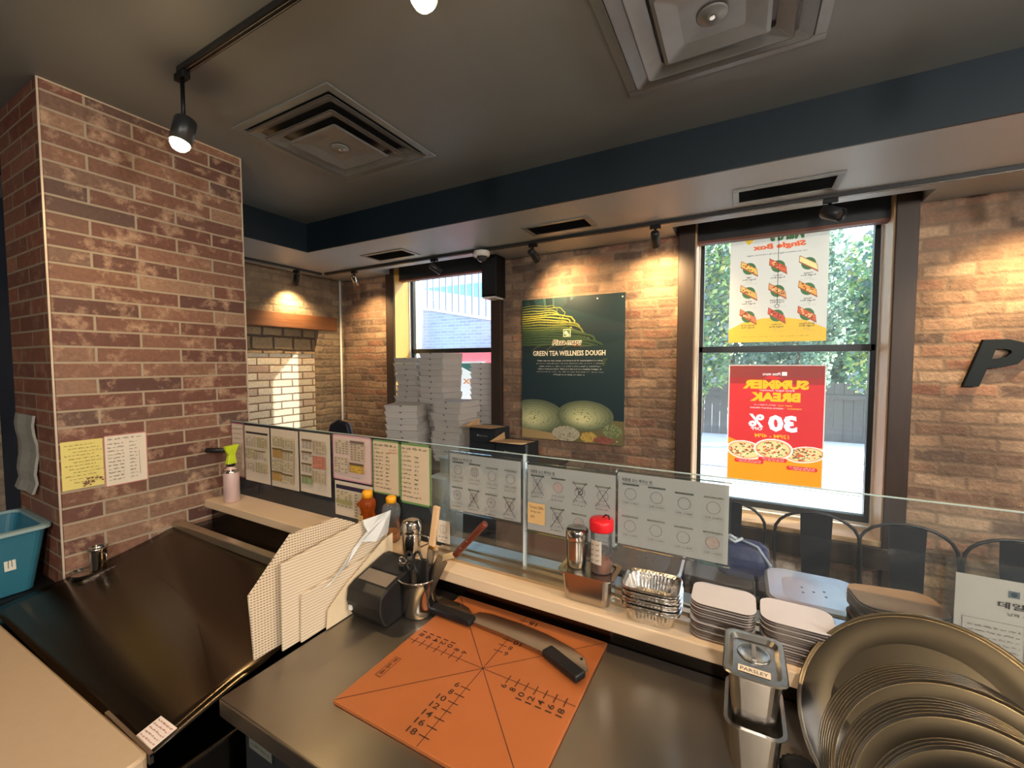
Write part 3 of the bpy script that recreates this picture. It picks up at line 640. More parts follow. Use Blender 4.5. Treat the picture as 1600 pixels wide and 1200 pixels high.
b = B((-1.06, .95, hz(-.60))); y_ = [(.80, -.672), (.83, -.655), (.90, -.64), (.95, -.585), (1.0, -.60), (1.075, -.60), (1.08, -.52), (1.02, -.515), (.965, -.52), (.96, -.535), (.968, -.56), (.925, -.60), (.88, -.628), (.82, -.662)]
b.prism([(-1.082 + .012 * math.sin(i * 2.1), y, hz(z)) for i, (y, z) in enumerate(y_)], (.003, 0, 0)); tag(b.obj('torn_paper', pm('bluish_white_paper', (206, 206, 202), .8)), 'torn white paper tucked over the corrugated boards', 'paper')
# steel cup with utensils
t = thing('utensil_cup', 'tall polished steel cup full of utensils behind the orange board', 'cup', (-.896, 1.012, ZT)); o = t.location
b = B(); b.lathe((0, 0, .0005), (0, 0, 1), [(.046, 0), (.051, .004), (.054, .03), (.062, .118), (.068, .121), (.069, .125), (.066, .127), (.060, .122), (.050, .008)], 40, (True, True)); b.obj('cup_wall', steel_p, t)
def tube_thing(name, label, cat, parts, org, group=None):
    t = thing(name, label, cat, org, group)
    for nm, fn, m in parts: b = B(org); fn(b); b.obj(nm, m, t, bevel=.002 if nm in ('handle', 'grip') else 0)
    return t
P3 = lambda x, y, z: Vector((x, y, hz(z)))
def paddle(b, a, c, w, th, nrm=(0, -1, 0)):
    a, c = Vector(a), Vector(c); d = (c - a).normalized(); n = Vector(nrm); n = (n - d * n.dot(d)).normalized(); s = d.cross(n)
    b.obox((a + c) / 2, d, s, n, (c - a).length / 2, w, th)
handle_w = pm('pale_wood_handle', (216, 176, 130), .5, var=.1); handle_b = pm('brown_wood_handle', (96, 44, 28), .4, var=.25, scale=30)
t = tube_thing('icing_spatula', 'straight spatula with a pale wooden handle, upright in the steel cup', 'spatula', [
    ('handle', lambda b: paddle(b, P3(-.845, 1.02, -.575), P3(-.832, 1.03, -.450), .0105, .006), handle_w),
    ('ferrule', lambda b: paddle(b, P3(-.8465, 1.018, -.586), P3(-.845, 1.02, -.575), .010, .005), pm('brass', (200, 160, 90), .3, 1)),
    ('blade', lambda b: paddle(b, P3(-.87, 1.01, -.76), P3(-.846, 1.018, -.586), .014, .001), steel)], P3(-.87, 1.01, -.76))
t = tube_thing('offset_turner', 'cranked steel turner with a dark brown riveted handle leaning right out of the cup', 'turner', [
    ('handle', lambda b: b.tube([P3(-.755, 1.02, -.585), P3(-.735, 1.018, -.562), P3(-.69, 1.015, -.515), P3(-.655, 1.01, -.478), P3(-.640, 1.01, -.463)], .0105, 10), handle_b),
    ('rivet', lambda b: (b.lathe(P3(-.725, 1.006, -.552), (0, -1, 0), [(.003, 0), (.002, .002)], 8)), steel_p),
    ('rivet', lambda b: (b.lathe(P3(-.70, 1.004, -.525), (0, -1, 0), [(.003, 0), (.002, .002)], 8)), steel_p),
    ('neck', lambda b: (paddle(b, P3(-.795, 1.01, -.60), P3(-.755, 1.02, -.585), .012, .0015, (0, -.5, .8)),), steel),
    ('blade', lambda b: paddle(b, P3(-.865, .995, -.74), P3(-.795, 1.01, -.60), .020, .001), steel)], P3(-.865, .995, -.74))
def loopy(cx, cy, cz, rx, rz_, n=16): return [P3(cx + rx * math.cos(2 * PI * i / n), cy, cz + rz_ * math.sin(2 * PI * i / n)) for i in range(n)]
t = tube_thing('scissors', 'black-handled scissors standing in the steel cup', 'scissors', [
    ('finger_loop', lambda b: b.tube(loopy(-.873, .985, -.620, .017, .033), .004, 8, True), blackp),
    ('finger_loop', lambda b: b.tube(loopy(-.908, .987, -.625, .016, .030), .004, 8, True), blackp),
    ('blades', lambda b: paddle(b, P3(-.893, .99, -.78), P3(-.890, .988, -.65), .008, .002), steel)], P3(-.893, .99, -.78))
t = tube_thing('tongs', 'small steel tongs with a black knob at the left of the steel cup', 'tongs', [
    ('arms', lambda b: (paddle(b, P3(-.93, .995, -.765), P3(-.945, .985, -.640), .010, .001), paddle(b, P3(-.925, 1.005, -.765), P3(-.925, .995, -.640), .010, .001)), steel),
    ('ring', lambda b: b.tube(loopy(-.935, .985, -.628, .014, .010), .0025, 6, True), steel_p),
    ('grip', lambda b: paddle(b, P3(-.935, .99, -.69), P3(-.940, .986, -.645), .013, .006), blackp)], P3(-.93, 1.0, -.765))
t = tube_thing('knife', 'knife with a flat black handle standing at the right of the cup', 'knife', [
    ('handle', lambda b: paddle(b, P3(-.850, .99, -.70), P3(-.846, .985, -.605), .011, .006), blackp),
    ('blade', lambda b: paddle(b, P3(-.86, .995, -.78), P3(-.850, .99, -.70), .010, .001), steel)], P3(-.86, .995, -.78))
# ============================================================ ON THE LEDGE
t = thing('blow_torch', 'kitchen blow torch with a lime green head on the ledge by the divider', 'torch', (-2.235, 1.155, ZL)); o = t.location
b = B(); b.lathe((0, 0, .0005), (0, 0, 1), [(.033, 0), (.035, .003), (.035, .150), (.031, .162), (.018, .168), (.018, .176)], 28); b.obj('gas_can', [pm('printed_can', (206, 178, 172), .35, .2)], t)
b = B(); b.lathe((0, 0, .148), (0, 0, 1), [(.0355, 0), (.0355, .004), (.031, .016), (.030, .016)], 28, (False, False)); b.obj('can_rim', steel_p, t)
b = B(); b.lathe((0, 0, .176), (0, 0, 1), [(.017, 0), (.020, .010), (.020, .014)], 16); b.obj('collar', blackp, t)
b = B(); b.loops([[(-.014, -.022, .19), (.014, -.022, .19), (.014, .024, .19), (-.014, .024, .19)], [(-.011, -.012, .235), (.011, -.012, .235), (.011, .018, .235), (-.011, .018, .235)], [(-.012, -.026, .262), (.012, -.026, .262), (.012, .026, .258), (-.012, .026, .258)], [(-.012, -.028, .280), (.012, -.028, .280), (.012, .038, .284), (-.012, .038, .284)]]); b.obj('head', pm('lime_plastic', (186, 204, 40), .4), t, bevel=.003)
b = B(); b.lathe((-.008, -.015, .260), (-.72, -.66, .03), [(.011, 0), (.010, .02), (.013, .03), (.013, .085), (.010, .09)], 16); b.obj('nozzle', blackp, t)
A = Art((-.026, -.0262, .03), (.7071, -.7071, 0), (0, 0, 1), (-.7, -.7, 0), .01, .1)
# bear-shaped honey bottle and the clear syrup bottle
amber = pm('amber_honey', (196, 96, 28), .12, trans=.7, ior=1.4, var=.1); capy = pm('yellow_cap', (232, 158, 26), .4)
t = thing('honey_bottle', 'amber honey bottle with a yellow cap on the ledge', 'bottle', (-1.322, 1.195, ZL)); o = t.location
b = B(); b.lathe((0, 0, .0005), (0, 0, 1), [(.030, 0), (.034, .006), (.035, .05), (.031, .075), (.026, .088), (.030, .10), (.034, .115), (.033, .132), (.022, .146), (.016, .150)], 28); b.obj('bottle_body', amber, t)
b = B(); b.lathe((0, 0, .150), (0, 0, 1), [(.021, 0), (.021, .020), (.017, .026), (.010, .028)], 20, flute=-.05); b.obj('cap', capy, t)
b = B()
for s in (-1, 1): b.lathe((s * .028, -.018, .120), (s * .3, -.9, .3), [(.010, 0), (.010, .004), (.004, .008)], 10)
b.obj('moulded_ears', amber, t)
A = Art((-.012, -.036, .035), (1, 0, 0), (0, 0, 1), (0, -1, 0), .026, .05); A.N = Vector((0, -1, 0)); A.rect(0, 0, .026, .05, (224, 190, 128)); 
for i in range(4): A.line([(.004, .008 + i * .011), (.022, .008 + i * .011)], .0018, (96, 56, 30))
A.done('bottle_label', t)
clearp = glass('clear_bottle_plastic', (.95, .97, .97), 1.5, .10)
t = thing('syrup_bottle', 'nearly empty clear bottle with a yellow cap behind the black printer', 'bottle', (-1.19, 1.193, ZL)); o = t.location
b = B(); b.lathe((0, 0, .0005), (0, 0, 1), [(.030, 0), (.034, .006), (.034, .060), (.029, .078), (.033, .096), (.036, .118), (.031, .138), (.016, .150)], 28); b.obj('bottle_body', clearp, t)
b = B(); b.lathe((0, 0, .002), (0, 0, 1), [(.028, 0), (.031, .006), (.031, .035)], 24); b.obj('syrup', pm('orange_syrup', (206, 120, 30), .2), t)
b = B(); b.lathe((0, 0, .150), (0, 0, 1), [(.020, 0), (.020, .018), (.016, .024)], 20, flute=-.05); b.obj('cap', capy, t)
A = Art((-.012, -.0355, .045), (1, 0, 0), (0, 0, 1), (0, -1, 0), .022, .03); A.rect(0, 0, .022, .03, (222, 206, 200)); A.scrawl(.002, .018, .018, .006, (150, 60, 40)); A.scrawl(.002, .006, .018, .006, (150, 60, 40)); A.done('bottle_label', t)
t = thing('steel_shaker_mug', 'steel sugar shaker with a side handle behind the black printer', 'shaker', (-1.035, 1.135, ZL)); o = t.location
b = B(); b.lathe((0, 0, .0005), (0, 0, 1), [(.031, 0), (.033, .004), (.034, .08), (.034, .084)], 28); b.obj('shaker_wall', steel_p, t)
b = B(); b.lathe((0, 0, .085), (0, 0, 1), [(.035, 0), (.037, .004), (.037, .022), (.034, .028), (.034, .034), (.028, .042), (.012, .046)], 28); b.obj('lid', steel_p, t)
b = B(); b.tube([(.034, .01, .075), (.060, .02, .068), (.064, .022, .045), (.034, .01, .03)], .003); b.obj('handle', steel_p, t)
# small white card with a drawn circle, taped on the channel
# steel pan with lid carrying two shakers
def gnpan(t, cx, cy, hx, hy, z0, z1, r=.018, m=steel, taper=.008, rim=.007):
    b = B(t.location); b.rr(cx, cy, [(hx - taper - .004, hy - taper - .004, r, z0 + .0005), (hx - taper, hy - taper, r, z0 + .005), (hx, hy, r + .002, z1 - .003), (hx + rim, hy + rim, r + .006, z1 - .002), (hx + rim, hy + rim, r + .006, z1), (hx, hy, r + .002, z1), (hx - .002, hy - .002, r, z1 - .003), (hx - taper - .002, hy - taper - .002, r, z0 + .004)])
    return b.obj('pan_wall', m, t)
t = thing('steel_pan', 'small steel food pan on the ledge carrying the ribbed shaker and the red-capped jar', 'pan', (-.380, 1.175, ZL))
gnpan(t, -.380, 1.172, .074, .050, ZL, hz(-.606))
b = B(t.location); b.rr(-.380, 1.172, [(.083, .059, .02, hz(-.6055)), (.083, .059, .02, hz(-.602)), (.070, .046, .016, hz(-.602)), (.066, .042, .014, hz(-.6048))]); b.obj('lid', steel, t)
zt = hz(-.6048) + .0004
t = thing('ribbed_shaker', 'ribbed steel shaker with a perforated top, left of the red-capped jar', 'shaker', (-.420, 1.172, zt))
b = B(); b.lathe((0, 0, 0), (0, 0, 1), [(.026, 0), (.029, .004), (.031, .03), (.032, .082)], 40, (True, False), flute=-.05); b.obj('ribbed_wall', steel, t)
b = B(); b.lathe((0, 0, .082), (0, 0, 1), [(.032, 0), (.0335, .003), (.0335, .026), (.030, .032), (.012, .034)], 32, (True, True)); b.obj('cap', steel_p, t)
t = thing('spice_jar', 'clear spice jar with a bright red cap and brown spice in the bottom', 'jar', (-.347, 1.175, zt))
b = B(); b.lathe((0, 0, 0), (0, 0, 1), [(.028, 0), (.031, .004), (.031, .118), (.028, .126)], 32, (True, False)); b.obj('jar_wall', clearp, t)
b = B(); b.lathe((0, 0, .002), (0, 0, 1), [(.027, 0), (.0295, .004), (.0295, .030), (.02, .036)], 24); b.obj('spice', pm('ground_spice', (150, 82, 34), .9, var=.3, scale=90), t)
b = B(); b.lathe((0, 0, .122), (0, 0, 1), [(.034, 0), (.0345, .004), (.0345, .026), (.032, .031), (.012, .032)], 32); b.obj('cap', pm('red_cap', (204, 24, 34), .35), t)
b = B(); b.tube([(.0, .012, .153), (.008, .012, .163), (.018, .008, .163), (.022, .004, .153)], .002); b.obj('cap_loop', blackp, t)
b = B()
ring = [[(.0314 * math.sin(a), -.0314 * math.cos(a), z) for z in (.03, .098)] for a in [(-.9 + i * .15) for i in range(9)]]
for r0, r1 in zip(ring, ring[1:]): b.F([b.V(r0[0]), b.V(r1[0]), b.V(r1[1]), b.V(r0[1])])
b.obj('jar_label', pm('worn_label', (190, 176, 158), .7), t)
for i in range(4):
    A = Art((-.022, -.0325, .040 + i * .015), (1, 0, 0), (0, 0, 1), (-.3, -1, 0), .03, .01); A.scrawl(0, 0, .026, .007, (70, 50, 46)); A.done('label_line', t)
# nested foil trays
def foil_tray(z, dx, dy, rot, label):
    b = B((-.200, 1.155, z)); hx, hy = .066, .054; rings = []; n = 96
    def rad(i, sx, sy, zz, fl):
        a = 2 * PI * i / n; c, s_ = math.cos(a), math.sin(a); k = (abs(c) ** 5 + abs(s_) ** 5) ** (-1 / 5) * (1 + (fl if i % 2 else -fl))
        x, y = sx * c * k, sy * s_ * k; return (-.200 + dx + x * math.cos(rot) - y * math.sin(rot), 1.158 + dy + x * math.sin(rot) + y * math.cos(rot), z + zz)
    for sx, sy, zz, fl in ((hx - .016, hy - .014, .0005, .0), (hx - .012, hy - .011, .002, .008), (hx, hy, .040, .012), (hx + .009, hy + .009, .043, .0), (hx + .0095, hy + .0095, .046, .004), (hx + .006, hy + .006, .0475, 0), (hx - .001, hy - .001, .041, .01), (hx - .014, hy - .013, .004, .006)): rings.append([rad(i, sx, sy, zz, fl) for i in range(n)])
    b.loops(rings); return tag(b.obj('foil_tray', foil), label, 'foil tray', 'foil trays nested on the ledge')
for i in range(7):
    foil_tray(ZL + i * .0088, .002 * math.sin(i * 2), .002 * math.cos(i * 3), .05 + .02 * math.sin(i * 1.7), 'topmost, open foil tray of the nested stack' if i == 6 else 'crimped foil tray nested under the open one on the ledge' if i else 'lowest foil tray of the nested stack, standing on the ledge')
lidtop = pm('white_board_face', (194, 184, 180), .5, var=.02); lidside = pm('dull_foil_edge', (120, 108, 98), .35, .85)
tancard = pm('tan_board_face', (206, 166, 130), .7, var=.04)
def lids(cx, cy, hx, hy, n, dz, top, gname, where, z0=ZL, rot=0, r=.03):
    R = random.Random(int(cx * 1000) + 5)
    for i in range(n):
        k = -.004 * (i < n * .6 and i > n * .45); j = R.uniform(-.0015, .0015)
        b = B((cx, cy, z0 + i * dz)); z = z0 + i * dz; b.mi = 1; th = dz * .82
        b.rr(cx + j, cy + j, [(hx + k - .002, hy + k - .002, r, z + .0003), (hx + k, hy + k, r, z + .001), (hx + k, hy + k, r, z + th)], seg=6, rot=rot)
        o = b.obj('tray_lid', [top, lidside]); o.data.polygons[-1].material_index = 0
        tag(o, ('top ' + where) if i == n - 1 else ('board lid below the top one of the stack ' + where.split('stack ')[1]), 'tray lid', gname)
lids(-.030, 1.182, .073, .060, 15, .0061, lidtop, 'board lids beside the foil trays', 'white board lid of the stack beside the foil trays')
lids(.127, 1.180, .074, .057, 15, .0061, lidtop, 'board lids behind the parsley pans', 'white board lid of the stack behind the parsley pans', rot=-.02)
lids(.345, 1.338, .088, .062, 17, .0066, tancard, 'tan board lids behind the round pans', 'tan board lid of the stack behind the round pans', rot=.16, r=.035, z0=ZL - .0035)
# parsley pans
t = thing('steel_pan', 'lower of the two steel pans stacked at the right end of the worktop', 'pan', (.035, .97, ZT)); gnpan(t, .037, .965, .047, .070, ZT, hz(-.702))
t = thing('steel_pan', 'upper steel pan with the lid labelled parsley', 'pan', (.035, .97, hz(-.700)))
gnpan(t, .035, .971, .046, .069, hz(-.7015), hz(-.604))
b = B(t.location); z = hz(-.604)
b.rr(.035, .971, [(.040, .062, .015, z - .0060), (.0440, .0665, .016, z + .0001), (.055, .078, .02, z + .0003), (.056, .079, .02, z + .003), (.054, .077, .02, z + .005), (.045, .067, .018, z + .005), (.038, .060, .014, z - .003)]); b.obj('lid', steel, t)
b = B(t.location); b.lathe((.035, .985, z - .003), (0, 0, 1), [(.031, .0002), (.030, .002), (.027, .0022), (.023, .0012), (.012, .0008)], 32); b.obj('recess', steel, t)
b = B(t.location); b.obox((.035, .985, z + .0010), (0, 1, 0), (1, 0, 0), (0, 0, 1), .026, .0045, .0030); b.obj('bar_handle', steel_p, t, bevel=.001)
A = Art((.006, .918, z - .0026), (1, -.02, 0), (.02, 1, 0), (0, 0, 1), .056, .018, org=t.location); A.rect(0, 0, .056, .020, (216, 196, 168)); A.text('PARSLEY', .004, .0045, .048, .010, (40, 34, 34), bold=.01); A.done('tape_label', t)
b = B((.105, .93, ZT)); b.lathe((.115, .925, ZT + .001), (0, 0, 1), [(.034, 0), (.036, .004), (.036, .030), (.032, .034), (.02, .034)], 36, flute=-.08); tag(b.obj('fluted_black_lid', blackp), 'black fluted lid half hidden behind the round pans, beside the parsley pans', 'lid')
# round pans leaning in a stack
nn = Vector((math.sin(.797) * math.cos(-2.407), math.sin(.797) * math.sin(-2.407), math.cos(.797))); up = (Vector((0, 0, 1)) - nn * nn.z).normalized(); sd = up.cross(nn)
def roundpan(c, r, label, grp):
    t = thing('round_pan', label, 'pan', c, grp)
    b = B(); b.lathe((0, 0, 0), nn, [(r * .70, -.002), (r * .74, 0), (r * .955, .0065), (r * .97, .006), (r * .985, .0095), (r, .0085), (r, .0065), (r * .985, .005), (r * .96, .0025), (r * .74, -.003), (r * .70, -.0045)], 96, (False, False)); ro = b.obj('rim', [panm, rimm], t)
    for p_ in ro.data.polygons:
        if p_.center.dot(nn) > .0055: p_.material_index = 1
    b = B(); b.lathe((0, 0, 0), nn, [(r * .705, -.002), (r * .5, -.0024), (r * .2, -.0018)], 96, (False, True)); b.lathe((0, 0, 0), nn, [(r * .705, -.0045), (r * .3, -.0045)], 96, (False, True)); b.obj('base', panm, t)
    return t
KP = .963
roundpan((.298 * KP, 1.012 * KP, hz(-.664 * KP)), .203 * KP, 'largest round metal pan at the back of the leaning stack', 'round pans leaning on the ledge')
cs = [((.303, .921, -.692), .178, 7, (.0036, -.0052, -.0014)), ((.302, .845, -.680), .158, 6, (.0030, -.0060, -.0016)), ((.306, .770, -.672), .140, 3, (.003, -.006, -.001))]
for ci, (c, r, n, d) in enumerate(cs):
    for i in range(n):
        p = Vector(((c[0] + d[0] * i) * KP, (c[1] + d[1] * i) * KP, hz((c[2] + d[2] * i) * KP))) + nn * .0026 * i
        who = ('middle-sized', 'smaller', 'smallest')[ci]
        roundpan(p, r * KP, ('frontmost of the %s round pans' % who) if i == n - 1 else ('rearmost of the %s round pans' % who) if i == 0 else ('%s round pan inside the leaning stack' % who), 'round pans leaning on the ledge')
# ============================================================ SHEETS AND SIGNS
def sheet(name, x, z, w, h, y, col, label, draw, border=None, cat='paper sheet', group=None, mirror=False, face=-1, th=.0006, m=None):
    """a sheet hanging in the XZ plane; x, z = lower left corner as seen from the room"""
    o = (x + w / 2, y, z); b = B(o)
    if mirror: b.box(x, x + w, y, y + th, z + h - .004, z + h)
    else: b.box(x, x + w, y, y + th, z, z + h)
    s = b.obj(name, m or (backlit((236, 232, 224)) if mirror else flat(col, .7))); tag(s, label, cat, group)
    A = Art((x, y, z), (1, 0, 0), (0, 0, 1), (0, -1, 0), w, h, mirror, o)
    if border: A.border(0, 0, w, h, border[0], border[1])
    draw(A, w, h)
    if mirror: A.raster('printing', s, .0018)
    elif cat == 'poster': A.raster('printing', s, .0023, matt=pm_print())
    else: A.done('printing', s)
    return s
BK = (52, 46, 44); GY = (128, 118, 106)
def table_block(A, u, v, w, h, rows, cols, fill=None, head=None):
    if fill: A.rect(u, v, w, h, fill)
    A.k += 1
    for i in range(rows + 1): A.line([(u, v + h * i / rows), (u + w, v + h * i / rows)], .0005, GY)
    for i in range(cols + 1): A.line([(u + w * i / cols, v), (u + w * i / cols, v + h)], .0005, GY)
    for i in range(rows):
        for j in range(cols):
            if A.R.random() < .75: A.rect(u + w * (j + .2) / cols, v + h * (i + .3) / rows, w * .55 / cols, h * .35 / rows, (112, 98, 84), False)
    if head: A.rect(u, v + h * (rows - 1) / rows, w, h / rows, head)
PAP = (206, 192, 172)
g = 'recipe sheets taped along the glass screen'; YS = 1.2382
def d0(A, w, h):
    for i in range(9): A.scrawl(.02, h - .035 - i * .026, .085 - .01 * (i % 3), .010, (84, 62, 66))
sheet('recipe_sheet', -2.380, hz(-.60), .115, .287, YS, PAP, 'magenta-edged handwritten sheet at the left end of the glass, behind the torch', d0, (.006, (150, 70, 96)), group=g)
def d1(A, w, h):
    A.rect(.012, h - .040, w - .024, .010, (40, 34, 34))
    for r in range(3):
        for c in range(2): table_block(A, .014 + c * .098, h - .105 - r * .062, .088, .052, 6, 4, (190, 176, 140) if (r + c) % 2 else None)
    A.rect(.112, h - .122, .088, .005, (84, 72, 40))
sheet('recipe_sheet', -2.257, hz(-.605), .212, .285, YS, PAP, 'printed sheet with a black header bar, second from the divider', d1, group=g)
def d2(A, w, h):
    for c in range(2):
        for r in range(4): table_block(A, .016 + c * .095, h - .085 - r * .056, .084, .048, 6, 4, (196, 152, 78) if (c == 0 and r in (1, 3)) else (200, 186, 150), (104, 88, 50) if r % 2 else None)
sheet('recipe_sheet', -2.033, hz(-.605), .212, .285, YS, PAP, 'printed table sheet with orange-shaded cells near the divider', d2, group=g)
def d3(A, w, h):
    for r in range(4): table_block(A, .018, h - .075 - r * .055, .074, .042, 5, 3, (150, 168, 118) if r == 3 else None, (110, 88, 60)); 
    for r in range(3): table_block(A, .108, h - .090 - r * .068, .084, .058, 7, 4, (206, 128, 104) if r == 1 else (198, 180, 150))
sheet('recipe_sheet', -1.809, hz(-.60), .212, .282, YS, PAP, 'printed table sheet with one red-shaded block', d3, group=g)
def d4(A, w, h):
    table_block(A, .018, h - .085, .085, .062, 6, 4, (204, 186, 160)); table_block(A, .116, h - .105, .085, .085, 8, 4, (200, 178, 150), (110, 92, 86))
    table_block(A, .018, h - .165, .085, .068, 6, 4, (204, 186, 160)); table_block(A, .116, h - .155, .085, .042, 4, 5, (214, 170, 60), (96, 80, 60)); A.scrawl(.13, .018, .05, .008, GY)
sheet('recipe_sheet', -1.578, hz(-.508), .238, .198, YS, (212, 186, 176), 'pink-edged printed sheet above another, behind the honey bottle', d4, (.006, (196, 140, 150)), group=g)
def d5(A, w, h):
    A.rect(.008, h - .034, w - .016, .018, (44, 36, 58)); table_block(A, .012, .04, .10, h - .08, 7, 4, (200, 186, 150)); table_block(A, .125, .01, .09, h - .05, 8, 3, (196, 180, 150)); A.rect(.012, .055, .10, .018, (150, 146, 96))
sheet('recipe_sheet', -1.570, hz(-.668), .232, .152, YS, PAP, 'printed sheet with a dark purple header, under the pink-edged one', d5, group=g)
def hand(title, lines, red=False):
    def f(A, w, h):
        A.scrawl(.012, h - .026, w - .03, .011, BK, .0016); A.scrawl(.012, h - .040, .03, .007, BK)
        if red: A.scrawl(w * .62, h - .040, .045, .008, (190, 60, 60)); A.scrawl(w * .62, h - .050, .045, .007, (190, 60, 60))
        n = lines
        for i in range(n):
            v = h - .056 - i * (h - .066) / n; A.text('%d.' % (i + 1), .010, v, .007, .007, BK); A.scrawl(.022, v, .040 if i < n - 1 else .09, .008, BK, .0013)
            if i < n - 1: A.scrawl(.078, v, .022, .008, BK, .0013)
    return f
HD = (208, 186, 156)
sheet('recipe_sheet', -1.335, hz(-.535), .150, .222, YS, HD, 'handwritten green-edged sheet with a red note, left of its twin', hand('', 10, True), (.006, (104, 140, 84)), group=g)
sheet('recipe_sheet', -1.184, hz(-.553), .158, .240, YS, HD, 'handwritten green-edged sheet at the right, above the syrup bottle', hand('', 10), (.008, (96, 138, 76)), group=g)
def holder(x, z, w, h, label, draw):
    t = thing('sign_holder', label, 'sign holder', (x + w / 2, 1.225, z), 'acrylic sign holders hung on the glass'); o = t.location
    b = B(o); b.box(x - .006, x + w + .006, 1.2195, 1.2215, z - .008, z + h + .010); b.box(x - .006, x + w + .006, 1.2275, 1.2295, z - .008, z + h + .006); b.box(x - .006, x + w + .006, 1.2215, 1.2275, z - .008, z - .006); b.box(x - .006, x + w + .006, 1.2275, 1.2393, z + h + .004, z + h + .006); b.obj('acrylic_sleeve', acryl, t)
    b = B(o); b.box(x, x + w, 1.2232, 1.2240, z, z + h); b.obj('paper', flat((222, 212, 200)), t)
    A = Art((x, 1.2230, z), (1, 0, 0), (0, 0, 1), (0, -1, 0), w, h, org=o); draw(A, w, h); A.done('printing', t)
TITLE = '제품별 소스 뿌리는 법'
def circ_grid(kind):
    def f(A, w, h):
        A.text(TITLE, .010, h - .024, .085, .010, BK, bold=.01); A.line([(.010, h - .027), (.100, h - .027)], .0007, GY)
        for r in range(2):
            for c in range(4):
                u = w * (c + .5) / 4; v = h * (.70 if r == 0 else .26) - .000 + (.004 if c < 2 else 0); R_ = w * .058; k = kind[r * 4 + c]
                if k != 'note':
                    A.rect(u - .024, v + R_ + .008, .048, .005, (120, 122, 108)); A.scrawl(u - .023, v + R_ + .008, .046, .005, (60, 60, 52), .0008)
                if k in 'oOxXs#-/wWn' or k == 'red':
                    A.ring(u, v, R_, .0013, (120, 104, 96), 28)
                if k == '#':
                    for q in (-.5, 0, .5): A.line([(u + q * R_, v - R_ * .85), (u + q * R_, v + R_ * .85)], .0007, (96, 70, 64)); A.line([(u - R_ * .85, v + q * R_), (u + R_ * .85, v + q * R_)], .0007, (96, 70, 64))
                if k in ('w', 'W', 'X'):
                    for q in range(4): a = q * PI / 4 + .2; A.line([(u - R_ * .9 * math.cos(a), v - R_ * .9 * math.sin(a)), (u + R_ * .9 * math.cos(a), v + R_ * .9 * math.sin(a))], .0007, (90, 80, 74))
                if k in ('-', 'red', '/'):
                    cc = (196, 96, 80) if k != '-' else (198, 130, 84)
                    for q in (-.6, -.3, 0, .3, .6): A.line([(u - R_ * .8, v + q * R_ - .001), (u - R_ * .2, v + q * R_ + .002), (u + R_ * .3, v + q * R_ - .001), (u + R_ * .8, v + q * R_ + .002)] if k != '/' else [(u + q * R_ - .003, v - R_ * .7), (u + q * R_ + .004, v + R_ * .7)], .0008, cc)
                if k == 's':
                    A.line([(u + .0011 * i * math.cos(i * .7), v + .0011 * i * math.sin(i * .7) * 1.0) for i in range(14)], .0022, (40, 34, 34))
                if k in 'xXsW':
                    A.line([(u - .022, v + R_ + .016), (u + .022, v - R_ - .018)], .0015, (40, 36, 36)); A.line([(u + .022, v + R_ + .016), (u - .022, v - R_ - .018)], .0015, (40, 36, 36))
                if k == 'note':
                    A.rect(u - .032, v - .034, .062, .068, (198, 162, 108)); A.text('Timses 200s', u - .026, v + .016, .050, .009, BK); A.text('Simg not', u - .022, v + .001, .036, .009, BK); A.text('ask.', u - .022, v - .014, .016, .009, BK)
                else:
                    A.text('안쪽 12 바퀴', u - .020, v - R_ - .014, .040, .006, (90, 82, 78)) if kind == GRID3 or r == 0 else A.scrawl(u - .022, v - R_ - .014, .044, .005, (110, 100, 94), .0007)
                    A.border(u - .024, v - R_ - .018, .048, .013, .0005, (160, 150, 140))
                    if kind != GRID3: A.scrawl(u - .022, v - R_ - .026, .040, .004, (96, 86, 80), .0010)
    return f
GRID1 = ['o', '#', 'o', 'o', 'w', 'X', 'w', 'X']; GRID2 = ['X', 'red', 's', 'x', 'note', 'X', '/', 'o']; GRID3 = ['o'] * 7 + ['-']
holder(-.926, hz(-.532), .290, .205, 'acrylic holder with a sauce chart left of the glass joint', circ_grid(GRID1))
holder(-.610, hz(-.548), .290, .215, 'acrylic holder with the crossed-out sauce chart and a brown note stuck on it', circ_grid(GRID2))
holder(-.312, hz(-.533), .290, .212, 'acrylic holder with the plain circle sauce chart, at the right', circ_grid(GRID3))
def dc(A, w, h): A.ring(w / 2, h * .62, .016, .001, BK, 24); A.line([(w / 2, h * .62 - .016), (w / 2, h * .62 + .016)], .001, BK); A.scrawl(.008, .020, w - .016, .006, BK); A.scrawl(.02, .008, .02, .005, BK)
sheet('small_card', -1.000, hz(-.675), .060, .085, 1.2365, (220, 208, 192), 'small white card with one drawn circle, behind the pale wooden handle', dc)
# two notes on the divider (they lie in the YZ plane)
def wallnote(y, z, w, h, col, label, draw, border=None):
    o = (XP, y + w / 2, z); b = B(o); b.box(XP + .0005, XP + .0015, y, y + w, z, z + h); s = b.obj('wall_note', flat(col)); tag(s, label, 'paper sheet')
    A = Art((XP + .0015, y, z), (0, 1, 0), (0, 0, 1), (1, 0, 0), w, h, org=o)
    if border: A.border(0, 0, w, h, border[0], border[1])
    draw(A, w, h); A.done('handwriting', s)
def dn1(A, w, h):
    for i in range(12): A.scrawl(.010 + .012 * (i % 3), h - .02 - i * .014, w - .035, .006, (110, 104, 60), .0009)
    for i in range(22): A.ell(w * .72 + A.R.uniform(-.03, .03), .022 + A.R.uniform(-.014, .016), .004, .003, (126, 78, 62), 7)
wallnote(.598, hz(-.515), .127, .198, (222, 206, 122), 'yellow handwritten note at the left on the brick tiles', dn1)
